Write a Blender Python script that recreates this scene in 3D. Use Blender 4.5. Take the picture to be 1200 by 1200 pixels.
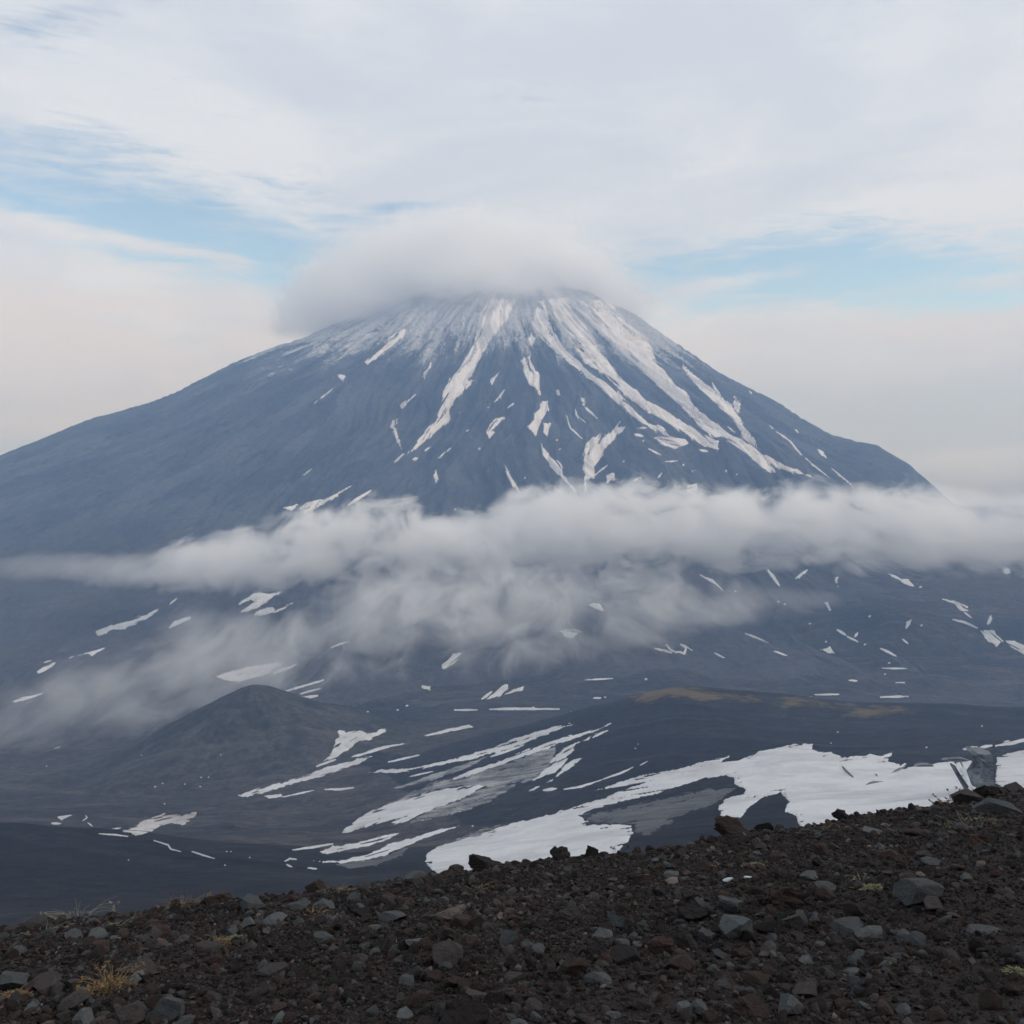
import bpy, bmesh, math, random
import numpy as np
from mathutils import Vector, Matrix
from mathutils.bvhtree import BVHTree

random.seed(7)
RNG = np.random.default_rng(11)
for o in list(bpy.data.objects):
    bpy.data.objects.remove(o)
sc = bpy.context.scene
COL = sc.collection
F = 1100.0      # focal length of the 1200 px photograph, in pixels
HOR = 525.0     # its horizon row

# ------------------------------------------------------------------ camera
cam_d = bpy.data.cameras.new('camera')
cam = bpy.data.objects.new('camera', cam_d)
COL.objects.link(cam)
cam.location = (0, 0, 0)
cam.rotation_euler = (math.radians(90), 0, 0)
cam_d.sensor_fit = 'HORIZONTAL'
cam_d.sensor_width = 36
cam_d.lens = 36 * F / 1200
cam_d.shift_y = -(600 - HOR) / 1200
cam_d.clip_start = 0.1
cam_d.clip_end = 150000
sc.camera = cam

# ------------------------------------------------------------------ exposure and sampling
sc.view_settings.view_transform = 'Standard'
sc.view_settings.look = 'None'
sc.view_settings.exposure = 0.0
sc.view_settings.gamma = 1
sc.view_settings.use_curve_mapping = False
sc.render.engine = 'CYCLES'
cy = sc.cycles
cy.use_denoising = True
cy.use_adaptive_sampling = True
cy.adaptive_threshold = 0.04
cy.max_bounces = 12
cy.diffuse_bounces = 2
cy.glossy_bounces = 1
cy.transmission_bounces = 1
cy.transparent_max_bounces = 8
cy.volume_bounces = 12
cy.volume_step_rate = 1.0
cy.volume_max_steps = 256
cy.caustics_reflective = False
cy.caustics_refractive = False
sc.render.use_persistent_data = False

# ------------------------------------------------------------------ node helper
class N:
    """tiny expression helper over a node tree"""
    def __init__(s, tree):
        s.t = tree
    def node(s, typ, **kw):
        n = s.t.nodes.new(typ)
        for k, v in kw.items():
            setattr(n, k, v)
        return n
    def put(s, sock, v):
        if isinstance(v, bpy.types.NodeSocket):
            s.t.links.new(v, sock)
        elif v is not None:
            if isinstance(v, (tuple, list)) and sock.type == 'RGBA' and len(v) == 3:
                v = tuple(v) + (1,)
            sock.default_value = v
    def m(s, op, a, b=None, c=None, clamp=False):
        n = s.node('ShaderNodeMath', operation=op, use_clamp=clamp)
        for i, v in enumerate((a, b, c)):
            s.put(n.inputs[i], v)
        return n.outputs[0]
    def add(s, a, b): return s.m('ADD', a, b)
    def sub(s, a, b): return s.m('SUBTRACT', a, b)
    def mul(s, a, b): return s.m('MULTIPLY', a, b)
    def div(s, a, b): return s.m('DIVIDE', a, b)
    def sm(s, v, lo, hi):
        n = s.node('ShaderNodeMapRange', interpolation_type='SMOOTHSTEP')
        s.put(n.inputs[0], v); s.put(n.inputs[1], lo); s.put(n.inputs[2], hi)
        n.inputs[3].default_value = 0; n.inputs[4].default_value = 1
        return n.outputs[0]
    def lin(s, v, lo, hi, a=0.0, b=1.0):
        n = s.node('ShaderNodeMapRange')
        s.put(n.inputs[0], v); s.put(n.inputs[1], lo); s.put(n.inputs[2], hi)
        n.inputs[3].default_value = a; n.inputs[4].default_value = b
        return n.outputs[0]
    def sep(s, v):
        n = s.node('ShaderNodeSeparateXYZ'); s.put(n.inputs[0], v); return n.outputs
    def comb(s, x, y, z):
        n = s.node('ShaderNodeCombineXYZ')
        for i, v in enumerate((x, y, z)): s.put(n.inputs[i], v)
        return n.outputs[0]
    def noise(s, v, scale=1.0, detail=3.0, rough=0.55, dist=0.0, lac=2.0):
        n = s.node('ShaderNodeTexNoise')
        s.put(n.inputs['Vector'], v)
        n.inputs['Scale'].default_value = scale
        n.inputs['Detail'].default_value = detail
        n.inputs['Roughness'].default_value = rough
        n.inputs['Distortion'].default_value = dist
        n.inputs['Lacunarity'].default_value = lac
        return n.outputs[0]
    def mix(s, f, a, b):
        n = s.node('ShaderNodeMix', data_type='RGBA')
        s.put(n.inputs[0], f); s.put(n.inputs[6], a); s.put(n.inputs[7], b)
        return n.outputs[2]
    def attr(s, name):
        return s.node('ShaderNodeAttribute', attribute_name=name)
    def curve(s, v, pts, lo, hi):
        """v in metres -> value interpolated through pts [(v, value)]; value range lo..hi"""
        x0, x1 = pts[0][0], pts[-1][0]
        n = s.node('ShaderNodeFloatCurve')
        cv = n.mapping.curves[0]
        P = [((a - x0) / (x1 - x0), (b - lo) / (hi - lo)) for a, b in pts]
        cv.points[0].location = P[0]
        cv.points[1].location = P[-1]
        for p in P[1:-1]:
            cv.points.new(*p)
        n.mapping.update()
        s.put(n.inputs['Value'], s.lin(v, x0, x1))
        return s.add(s.mul(n.outputs[0], hi - lo), lo)

# ------------------------------------------------------------------ sky
SUN_EL, SUN_AZ = math.radians(34), math.radians(100)    # azimuth clockwise from +Y: from the right
world = bpy.data.worlds.new('World')
sc.world = world
world.use_nodes = True
world.cycles.sampling_method = 'MANUAL'
world.cycles.sample_map_resolution = 512
wt = world.node_tree
wt.nodes.clear()
n = N(wt)
out = n.node('ShaderNodeOutputWorld')
bg = n.node('ShaderNodeBackground')
bg.inputs[1].default_value = 0.15
sky = n.node('ShaderNodeTexSky', sky_type='NISHITA')
sky.sun_disc = False
sky.sun_elevation = SUN_EL
sky.sun_rotation = SUN_AZ
sky.altitude = 2000
d = n.node('ShaderNodeTexCoord').outputs['Generated']
dx, dy, dz = n.sep(d)[:3]
az = n.mul(n.m('ARCTAN2', dx, dy), 57.29578)             # degrees, right positive
el = n.mul(n.m('ARCSINE', dz), 57.29578)
def AZ(px): return math.degrees(math.atan((px - 600) / F))
def EL(px, py): return math.degrees(math.atan((HOR - py) / F * math.cos(math.atan((px - 600) / F))))
# cloud-sheet coordinates (a layer overhead, foreshortened towards the horizon)
den = n.m('MAXIMUM', n.add(dz, 0.16), 0.03)
sheet = n.comb(n.div(dx, den), n.div(dy, den), 0.3)
warp = n.noise(sheet, 1.1, 2, 0.5)
streak = n.comb(n.mul(az, 0.045), n.mul(el, 0.20), n.mul(warp, 1.5))
ns = n.noise(streak, 1.6, 6, 0.56, 0.35)
nl = n.noise(sheet, 1.3, 7, 0.58, 0.5)
nf = n.noise(n.comb(n.mul(az, 0.045), n.mul(el, 0.30), warp), 6.0, 6, 0.62, 0.9)
def blob(px, py, wx, wy, tilt=0.0, soft=1.0):
    a0, e0 = AZ(px), EL(px, py)
    sa, se = wx / 19.2, wy / 19.2
    da = n.div(n.sub(az, a0), sa)
    de = n.div(n.sub(n.sub(el, e0), n.mul(n.sub(az, a0), tilt)), se)
    r2 = n.add(n.mul(da, da), n.mul(de, de))
    return n.m('EXPONENT', n.mul(r2, -soft))
warm = (0.760, 0.728, 0.740)
cool = (0.625, 0.685, 0.795)
lite = (0.755, 0.795, 0.865)
grey = (0.510, 0.595, 0.730)
base = n.mix(n.sm(n.add(n.mul(nl, 0.87), n.mul(nf, 0.13)), 0.38, 0.62), cool, lite)
wm = n.m('MAXIMUM', n.mul(blob(120, 380, 420, 75, -0.02), 1.0), n.mul(blob(960, 400, 330, 42, 0.0), 1.0))
wm = n.mul(wm, n.sm(ns, 0.25, 0.6))
base = n.mix(wm, base, warm)
gm = n.m('MAXIMUM', blob(1130, 492, 330, 66, 0.05), n.mul(blob(40, 522, 130, 10, 0), 1.0))
base = n.mix(gm, base, grey)
blue_m = n.m('MAXIMUM', blob(170, 258, 290, 62, -0.12), blob(930, 322, 260, 46, 0.0))
blue_m = n.m('MAXIMUM', blue_m, n.mul(blob(318, 300, 75, 50, -0.4), 1.1))
blue_m = n.m('MAXIMUM', blue_m, n.mul(blob(40, 165, 150, 22, 0.0), 0.45))
blue_m = n.m('MAXIMUM', blue_m, n.mul(blob(60, 25, 120, 26, 0.3), 0.5))
blue_m = n.m('MAXIMUM', blue_m, n.mul(blob(470, 243, 60, 10, 0.1), 0.65))
blue_m = n.m('MAXIMUM', blue_m, n.mul(blob(1150, 348, 170, 20, 0.0), 0.7))
strip = n.add(n.mul(blob(110, 276, 200, 9, -0.10), 0.6), n.mul(blob(860, 330, 130, 8, 0.12), 0.45))
bm = n.add(n.sub(blue_m, strip), n.mul(n.sub(nf, 0.5), 1.15))
bm = n.add(bm, n.mul(n.sub(ns, 0.5), 1.2))
bm = n.mul(n.sm(bm, 0.12, 0.95), 0.88)
SK = n.mix(bm, (0, 0, 0), (1, 1, 1))
bluesky = n.node('ShaderNodeMix', data_type='RGBA', blend_type='MULTIPLY')
bluesky.inputs[0].default_value = 1
n.put(bluesky.inputs[6], sky.outputs[0]); n.put(bluesky.inputs[7], (1.15, 1.22, 1.12))
cl10 = n.node('ShaderNodeMix', data_type='RGBA', blend_type='MULTIPLY', clamp_result=False)
cl10.inputs[0].default_value = 1
n.put(cl10.inputs[6], base); n.put(cl10.inputs[7], (6.667, 6.667, 6.667))
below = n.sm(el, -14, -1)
final = n.mix(bm, cl10.outputs[2], bluesky.outputs[2])
final = n.mix(below, (2.6, 2.7, 2.9), final)  # added glow below the horizon, raised to brighten the cap cloud
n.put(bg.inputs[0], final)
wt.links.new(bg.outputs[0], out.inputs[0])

# ------------------------------------------------------------------ sun behind the overcast
sd = bpy.data.lights.new('sun', 'SUN')
sd.energy = 1.2
sd.angle = math.radians(14)
sd.color = (1.0, 0.95, 0.88)
sun = bpy.data.objects.new('sun', sd)
COL.objects.link(sun)
tosun = Vector((math.sin(SUN_AZ) * math.cos(SUN_EL), math.cos(SUN_AZ) * math.cos(SUN_EL), math.sin(SUN_EL)))
sun.rotation_euler = tosun.to_track_quat('Z', 'Y').to_euler()

# ------------------------------------------------------------------ numpy noise
def _hash(ix, iy, seed):
    h = (ix.astype(np.int64) * 374761393 + iy.astype(np.int64) * 668265263 + seed * 1442695041) & 0xffffffff
    h = ((h ^ (h >> 13)) * 1274126177) & 0xffffffff
    h = ((h ^ (h >> 16)) * 2246822519) & 0xffffffff
    return ((h ^ (h >> 15)) & 0xffffff) / float(0xffffff)
def vnoise(x, y, seed=0):
    x = np.asarray(x, float); y = np.asarray(y, float)
    ix = np.floor(x); iy = np.floor(y)
    fx = x - ix; fy = y - iy
    fx = fx * fx * fx * (fx * (fx * 6 - 15) + 10); fy = fy * fy * fy * (fy * (fy * 6 - 15) + 10)
    a = _hash(ix, iy, seed); b = _hash(ix + 1, iy, seed)
    c = _hash(ix, iy + 1, seed); e = _hash(ix + 1, iy + 1, seed)
    return (a + (b - a) * fx) * (1 - fy) + (c + (e - c) * fx) * fy
def fbm(x, y, octv=5, seed=0, gain=0.5):
    s = 0; a = 1; t = 0; f = 1
    for i in range(octv):
        s = s + a * (vnoise(x * f + 17.3 * i, y * f - 9.1 * i, seed + i) - 0.5); t += a
        a *= gain; f *= 2.03
    return s / t * 2          # about -1..1
def ridged(x, y, octv=4, seed=0):
    s = 0; a = 1; t = 0; f = 1
    for i in range(octv):
        s = s + a * (1 - np.abs(vnoise(x * f + 7.7 * i, y * f, seed + i) * 2 - 1)); t += a
        a *= 0.5; f *= 2.1
    return s / t
def sstep(x, a, b):
    t = np.clip((x - a) / (b - a), 0, 1)
    return t * t * (3 - 2 * t)

# ------------------------------------------------------------------ terrain height
TPX = np.array([-500, 0, 200, 400, 500, 600, 700, 800, 900, 1000, 1200, 1700], float)
TAB = [  # distance, then the image row at which the surface stands there, per column of TPX
 (18,   [1500, 1420, 1400, 1380, 1370, 1360, 1350, 1340, 1330, 1320, 1300, 1280]),
 (60,   [1400, 1290, 1260, 1230, 1215, 1200, 1190, 1180, 1170, 1160, 1140, 1120]),
 (200,  [1300, 1190, 1150, 1120, 1105, 1095, 1085, 1075, 1065, 1055, 1030, 1010]),
 (500,  [1200, 1110, 1085, 1065, 1050, 1040, 1030, 1020, 1008, 998, 975, 955]),
 (800,  [1090, 1025, 1035, 1035, 1027, 1015, 1000, 986, 975, 965, 942, 920]),
 (1000, [1000, 978, 995, 1012, 1005, 990, 975, 962, 950, 940, 917, 900]),
 (1120, [985, 962, 982, 1003, 995, 980, 964, 950, 938, 928, 906, 890]),
 (1400, [988, 978, 984, 980, 965, 945, 925, 905, 896, 892, 884, 870]),
 (1700, [962, 960, 960, 950, 937, 915, 890, 866, 862, 864, 864, 855]),
 (2000, [942, 938, 934, 920, 904, 880, 852, 826, 832, 840, 845, 840]),
 (2250, [926, 920, 917, 900, 884, 858, 826, 806, 817, 826, 830, 828]),
 (2600, [903, 893, 888, 872, 862, 850, 838, 830, 838, 846, 852, 850]),
 (3000, [862, 860, 856, 842, 837, 832, 827, 823, 826, 830, 834, 840]),
 (3500, [818, 816, 812, 800, 797, 793, 790, 788, 788, 788, 785, 785]),
 (4000, [776, 775, 770, 760, 756, 752, 748, 746, 745, 744, 736, 730]),
 (4600, [738, 735, 727, 718, 712, 708, 704, 701, 698, 694, 684, 680]),
 (5500, [695, 690, 682, 675, 672, 670, 668, 666, 664, 662, 655, 655]),
 (7000, [652, 650, 648, 646, 645, 645, 645, 645, 645, 645, 645, 645]),
 (9000, [624] * 12), (14000, [592] * 12), (32000, [555] * 12)]
TY = np.log(np.array([r[0] for r in TAB], float))
TV = np.array([r[1] for r in TAB], float)
def base_row(px, Y):
    shp = px.shape
    px = np.clip(px.ravel(), -500, 1700); s = np.clip(np.log(np.maximum(Y.ravel(), 18)), TY[0], TY[-1])
    xs = np.arange(-500, 1701, 10.0)
    k = np.exp(-np.linspace(-2, 2, 13) ** 2); k /= k.sum()
    tab = []
    for r in TV:
        v = np.interp(xs, TPX, r)
        v = np.convolve(np.pad(v, 6, mode='edge'), k, 'valid')
        tab.append(v)
    tab = np.array(tab)
    dtab = np.gradient(tab, TY, axis=0)
    # limit tangents so that the profile does not overshoot
    fx = (px + 500) / 10.0; ix = np.clip(fx.astype(int), 0, len(xs) - 2); fx = fx - ix
    j = np.clip(np.searchsorted(TY, s) - 1, 0, len(TY) - 2)
    h = TY[j + 1] - TY[j]; t = (s - TY[j]) / h
    def g(A, jj): return A[jj, ix] * (1 - fx) + A[jj, ix + 1] * fx
    p0, p1, m0, m1 = g(tab, j), g(tab, j + 1), g(dtab, j) * h, g(dtab, j + 1) * h
    t2, t3 = t * t, t * t * t
    v = (2 * t3 - 3 * t2 + 1) * p0 + (t3 - 2 * t2 + t) * m0 + (-2 * t3 + 3 * t2) * p1 + (t3 - t2) * m1
    return v.reshape(shp)

CX, CY_ = -80.0, 9000.0     # axis of the volcano
RP = np.array([0, 300, 700, 1145, 1500, 1800, 2370, 3190, 4010, 4830, 5600, 6500, 8000, 12000], float)
PL = np.array([1640, 1600, 1500, 1395, 1270, 1165, 905, 520, 245, -82, -330, -560, -780, -1100], float)
RR = np.array([0, 300, 700, 1230, 1720, 2130, 2540, 2950, 3355, 3600, 3845, 4130, 4600, 5500, 7000, 12000], float)
PR = np.array([1640, 1600, 1510, 1320, 945, 700, 492, 270, 82, 28, -165, -372, -600, -830, -1000, -1200], float)
RF = np.array([0, 300, 700, 1000, 2000, 3000, 4000, 5000, 6000, 8000, 12000], float)
PF = np.array([1640, 1590, 1480, 1330, 650, 60, -450, -760, -900, -1100, -1300], float)
def smooth_prof(R, P, r):
    rs = np.arange(0, 12001, 40.0)
    v = np.interp(rs, R, P)
    k = np.exp(-np.linspace(-2, 2, 7) ** 2); k /= k.sum()
    v = np.convolve(np.pad(v, 3, mode='edge'), k, 'valid')
    return np.interp(r, rs, v)
SIL = [(-40,548),(0,534),(100,493),(140,482),(200,462),(260,432),(300,415),(330,404),(360,394),(400,376),(450,356),(500,340),(560,333),(640,333),(690,342),(730,361),(760,380),(800,408),(850,440),(900,465),(950,497),(975,510),(1000,517),(1030,522),(1050,535),(1075,553),(1095,570),(1120,592),(1160,612)]
DELTA = np.zeros(len(SIL))
def cone_h(x, y):
    dx = x - CX; dy = y - CY_
    r = np.hypot(dx, dy) + 1e-6
    c = dx / r; s = dy / r
    wR = np.maximum(c, 0) ** 2; wL = np.maximum(-c, 0) ** 2; wF = s * s
    h = wR * smooth_prof(RR, PR, r) + wL * smooth_prof(RP, PL, r) + wF * smooth_prof(RF, PF, r)
    h = h + np.interp(600 + F * x / np.maximum(y, 1000), [p[0] for p in SIL], DELTA) * np.exp(-(dy / 2400.0) ** 2)
    # gullies and ribs that run down from the summit
    th = np.arctan2(dx, -dy)
    w = fbm(x / 900, y / 900, 3, 5) * 0.10
    a = (th + w) * 1.0
    g1 = ridged(a * 9, r / 5200, 3, 21) - 0.55
    g2 = ridged(a * 26 + 3, r / 2600, 3, 31) - 0.55
    g3 = fbm(a * 80, r / 900, 3, 41)
    amp = (0.40 + 0.60 * wF) * sstep(r, 250, 1400) * (1 - 0.55 * sstep(r, 3300, 5200))
    h = h + amp * (g1 * 120 + g2 * 110 + g3 * 36)
    h = h + fbm(x / 260, y / 260, 5, 51) * 22 * sstep(r, 5200, 900) + fbm(x / 90, y / 90, 3, 53) * 7
    # rocky knob on the left shoulder and a parasitic hump low on the right front
    h = h + 55 * np.exp(-((x + 1870) ** 2 / 90 ** 2 + (y - 9000) ** 2 / 200 ** 2))
    h = h + 28 * np.exp(-((x + 2350) ** 2 / 70 ** 2 + (y - 9000) ** 2 / 200 ** 2))
    h = h + 110 * np.exp(-((x - 1450) ** 2 / 520 ** 2 + (y - 6150) ** 2 / 420 ** 2))
    return h
CONES = [(-700.0, 2520.0, 380.0, 172.0, 'a'), (1560.0, 3950.0, 330.0, 120.0, 'b')]
def small_cones(x, y):
    h = 0
    for cx, cy2, R, H, k in CONES:
        r = np.hypot(x - cx, (y - cy2)) / R
        th = np.arctan2(x - cx, y - cy2)
        rr = r * (1 + 0.13 * fbm(x / 170 + 9, y / 170 + 3, 4, 61))
        b = H * 1.12 * np.clip(1 - np.sqrt(rr * rr + 0.02) / 1.4, 0, 1) ** 1.45 * (1.14)
        b = b + (ridged(th * 4.3 + fbm(x / 90, y / 90, 3, 63) * 0.5, r * 0.8, 3, 67) - 0.5) * 15 * sstep(rr, 0.1, 0.5) * (1 - sstep(rr, 0.9, 1.3))
        h = h + b
    return h
def terrain(x, y):
    px = 600 + F * x / np.maximum(y, 1)
    row = base_row(px, y)
    b = -(row - HOR) / F * y
    far = sstep(y, 300, 1500)
    b = b + far * (fbm(x / 420, y / 420, 4, 71) * 12 + fbm(x / 130, y / 130, 4, 73) * 4.5)
    # lava-flow levees that run left-down off the ridges
    q = (x * 0.35 + y) ; p = (x - 0.35 * y)
    b = b + far * (ridged(q / 260, p / 1500, 4, 77) - 0.55) * 20 * sstep(y, 900, 2600) + far * (ridged(q / 90, p / 340, 3, 83) - 0.5) * 5
    b = b + small_cones(x, y) + fbm(x / 55, y / 55, 4, 79) * 7 * np.exp(-(((x + 700) ** 2 + (y - 2520) ** 2) / 330.0 ** 2))
    ch = cone_h(x, y)
    k = 60.0
    m = np.maximum(b, ch)
    dd = np.clip(1 - np.abs(b - ch) / k, 0, 1)
    return m + dd * dd * k * 0.25, (ch > b)

# fit the skyline of the volcano to its real outline
_u = (np.array([p[0] for p in SIL], float) - 600) / F
_y = np.arange(4500, 14000, 30.0)
_U, _Y = np.meshgrid(_u, _y)
for _ in range(14):
    _z = cone_h(_U * _Y, _Y)
    row = (HOR - F * _z / _Y)
    k_ = row.argmin(0); top = row.min(0)
    err = top - np.array([p[1] for p in SIL])
    DELTA += 0.8 * err / F * _Y[k_, np.arange(len(_u))] * 1.0
    DELTA = np.clip(DELTA, -420, 300)
print('skyline fit', np.round(err, 1), np.round(DELTA))
us = np.concatenate([np.linspace(-1.15, -0.60, 60, endpoint=False), (np.arange(-60, 1261, 2.0) - 600) / F,
                     np.linspace(0.605, 1.15, 60)])
ys = np.concatenate([np.geomspace(18, 700, 60, endpoint=False), np.geomspace(700, 2700, 330, endpoint=False),
                     np.geomspace(2700, 9600, 430, endpoint=False), np.geomspace(9600, 32000, 60)])
UU, YY = np.meshgrid(us, ys)
XX = UU * YY
ZZ, VOLC = terrain(XX, YY)

# ------------------------------------------------------------------ mesh helpers
def np_mesh(name, V, Fc, mat=None, parent=None, smooth=True, nside=4, cols=None, attrs=None):
    me = bpy.data.meshes.new(name)
    V = np.asarray(V, np.float32); Fc = np.asarray(Fc, np.int32)
    me.vertices.add(len(V)); me.vertices.foreach_set('co', V.ravel())
    me.loops.add(Fc.size); me.loops.foreach_set('vertex_index', Fc.ravel())
    me.polygons.add(len(Fc))
    me.polygons.foreach_set('loop_start', np.arange(0, Fc.size, nside, dtype=np.int32))
    me.polygons.foreach_set('loop_total', np.full(len(Fc), nside, np.int32))
    me.polygons.foreach_set('use_smooth', np.full(len(Fc), smooth))
    me.update(calc_edges=True)
    if cols is not None:
        ca = me.color_attributes.new('tint', 'FLOAT_COLOR', 'POINT')
        c4 = np.ones((len(V), 4), np.float32); c4[:, :3] = cols
        ca.data.foreach_set('color', c4.ravel())
    for k, v in (attrs or {}).items():
        a = me.attributes.new(k, 'FLOAT', 'POINT')
        a.data.foreach_set('value', np.asarray(v, np.float32).ravel())
    me.validate()
    o = bpy.data.objects.new(name, me)
    COL.objects.link(o)
    if mat: me.materials.append(mat)
    if parent: o.parent = parent
    return o
def tag(o, label=None, cat=None, group=None, kind=None):
    if label: o['label'] = label
    if cat: o['category'] = cat
    if group: o['group'] = group
    if kind: o['kind'] = kind
    return o
def new_mat(name):
    m = bpy.data.materials.new(name); m.use_nodes = True
    t = m.node_tree; t.nodes.clear()
    n = N(t)
    out = n.node('ShaderNodeOutputMaterial')
    return m, n, out
def finish(n, out, color, rough=0.9, bump=None, bstr=0.5, bdist=1.0, spec=0.2):
    b = n.node('ShaderNodeBsdfPrincipled')
    n.put(b.inputs['Base Color'], color); n.put(b.inputs['Roughness'], rough)
    b.inputs['Specular IOR Level'].default_value = spec
    if bump is not None:
        bn = n.node('ShaderNodeBump')
        bn.inputs['Strength'].default_value = bstr; bn.inputs['Distance'].default_value = bdist
        n.put(bn.inputs['Height'], bump)
        n.t.links.new(bn.outputs[0], b.inputs['Normal'])
    n.t.links.new(b.outputs[0], out.inputs['Surface'])

# ------------------------------------------------------------------ terrain materials
def volcano_mat():
    m, n, out = new_mat('volcano_rock')
    pos = n.node('ShaderNodeNewGeometry').outputs['Position']
    x, y, z = n.sep(pos)[:3]
    dx = n.sub(x, CX); dy = n.sub(y, CY_)
    r = n.m('SQRT', n.add(n.mul(dx, dx), n.mul(dy, dy)))
    th = n.m('ARCTAN2', dx, n.mul(dy, -1.0))
    rad = n.comb(n.mul(th, 60.0), n.mul(r, 0.004), n.mul(z, 0.0008))
    s1 = n.noise(rad, 1.0, 6, 0.72, 0.7)
    s4 = n.noise(n.comb(n.mul(th, 170.0), n.mul(r, 0.011), 0.0), 1.0, 4, 0.7, 0.8)
    rad2 = n.comb(n.mul(th, 16.0), n.mul(r, 0.0016), 0.0)
    s2 = n.noise(rad2, 1.0, 4, 0.6, 0.3)
    big = n.noise(pos, 0.0022, 4, 0.6)
    rock = n.mix(n.sm(big, 0.3, 0.7), (0.042, 0.048, 0.064), (0.080, 0.087, 0.104))  # rock tones lifted and blued, part of the distance haze in the colour
    rock = n.mix(n.mul(n.sm(s2, 0.42, 0.68), 0.7), rock, (0.125, 0.130, 0.142))
    rock = n.mix(n.mul(n.sm(s1, 0.52, 0.66), 0.7), rock, (0.016, 0.017, 0.021))
    rock = n.mix(n.mul(n.sm(s4, 0.54, 0.70), 0.5), rock, (0.14, 0.138, 0.138))
    # fresh dusting of snow high up, combed down the gullies
    fine = n.noise(pos, 0.03, 5, 0.7)
    lim = n.add(n.mul(n.sub(s2, 0.5), 900.0), n.mul(n.sub(big, 0.5), 500.0))
    hgt = n.sm(n.add(z, lim), 300, 1150)
    pat = n.add(n.add(n.mul(s1, 0.5), n.mul(s4, 0.3)), n.mul(fine, 0.2))
    dust = n.sm(n.add(pat, n.mul(n.sub(hgt, 0.5), 0.42)), 0.50, 0.66)
    dust = n.mul(dust, n.sm(hgt, 0.02, 0.30))
    dust = n.m('MAXIMUM', n.mul(dust, 0.66), n.mul(n.sm(n.add(z, lim), 520, 1200), 0.24))
    low = n.sm(z, -300, -650)
    rock = n.mix(n.mul(low, 0.6), rock, (0.070, 0.066, 0.070))
    col = n.mix(dust, rock, (0.72, 0.73, 0.76))
    vf = n.noise(pos, 0.10, 5, 0.75)
    vv = n.add(0.65, n.add(n.mul(n.sm(vf, 0.36, 0.66), 0.35), n.mul(n.sm(fine, 0.36, 0.66), 0.30)))
    mul = n.node('ShaderNodeMix', data_type='RGBA', blend_type='MULTIPLY'); mul.inputs[0].default_value = 1
    n.put(mul.inputs[6], col); n.put(mul.inputs[7], n.comb(vv, vv, vv)); col = mul.outputs[2]
    bh = n.add(n.add(n.mul(s1, 26.0), n.mul(fine, 14.0)), n.add(n.mul(vf, 5.0), n.mul(s4, 9.0)))
    finish(n, out, col, 0.95, bh, 0.9, 1.0, 0.1)
    return m
def valley_mat(name, a, b, c, dirs=None, strata=0.55):
    m, n, out = new_mat(name)
    pos = n.node('ShaderNodeNewGeometry').outputs['Position']
    x, y, z = n.sep(pos)[:3]
    st = n.comb(n.mul(n.add(n.mul(x, 0.35), y), 0.011), n.mul(n.sub(x, n.mul(y, 0.35)), 0.0022), 0.0)
    if dirs: st = dirs(n, x, y)
    s1 = n.noise(st, 1.0, 6, 0.62, 0.5)
    big = n.noise(pos, 0.0016, 4, 0.55, 0.4)
    fine = n.noise(pos, 0.045, 6, 0.72)
    f2 = n.noise(pos, 0.25, 5, 0.75)
    col = n.mix(n.sm(big, 0.38, 0.62), a, b)
    col = n.mix(n.mul(n.sm(s1, 0.48, 0.70), 0.75), col, c)
    v = n.add(0.38, n.add(n.mul(n.sm(fine, 0.36, 0.66), 0.75), n.mul(n.sm(f2, 0.36, 0.66), 0.45)))
    mul = n.node('ShaderNodeMix', data_type='RGBA', blend_type='MULTIPLY')
    mul.inputs[0].default_value = 1
    n.put(mul.inputs[6], col); n.put(mul.inputs[7], n.comb(v, v, v))
    col = mul.outputs[2]
    s3 = n.noise(n.comb(n.mul(n.add(x, n.mul(y, 0.3)), 0.0018), n.mul(n.sub(y, n.mul(x, 0.12)), 0.018), 0.0), 1.0, 7, 0.68, 0.8)
    mid = n.noise(pos, 0.010, 6, 0.68, 0.5)
    col = n.mix(n.mul(n.sm(s3, 0.55, 0.66), strata), col, (0.100, 0.092, 0.088))
    col = n.mix(n.mul(n.sm(n.sub(n.mul(mid, 1.3), n.mul(s3, 0.3)), 0.52, 0.62), 0.5), col, (0.020, 0.020, 0.024))
    at = n.attr('moss').outputs['Fac']
    mo = n.mul(n.sm(n.add(at, n.mul(n.sub(n.noise(pos, 0.03, 6, 0.75), 0.5), 2.4)), 0.35, 0.85), 0.85)
    mo = n.mul(mo, n.sm(at, 0.0, 0.2))
    col = n.mix(mo, col, n.mix(fine, (0.090, 0.070, 0.036), (0.175, 0.130, 0.064)))
    # a little coarse pale gravel and old snow specks between the flows
    vor = n.node('ShaderNodeTexVoronoi'); n.put(vor.inputs['Vector'], pos); vor.inputs['Scale'].default_value = 0.045
    sp = n.mul(n.m('LESS_THAN', vor.outputs['Distance'], 0.10), n.m('GREATER_THAN', big, 0.56))
    col = n.mix(n.mul(sp, 0.5), col, (0.16, 0.155, 0.15))
    bh = n.add(n.mul(fine, 6.0), n.add(n.mul(f2, 1.5), n.mul(s1, 9.0)))
    finish(n, out, col, 0.95, bh, 0.6, 1.0, 0.1)
    return m
M_volc = volcano_mat()
M_val = valley_mat('valley_cinder', (0.030, 0.029, 0.033), (0.058, 0.052, 0.052), (0.092, 0.083, 0.079))
M_ridge = valley_mat('ridge_cinder', (0.013, 0.013, 0.016), (0.023, 0.0225, 0.026), (0.038, 0.036, 0.038), None, 0.06)
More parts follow.
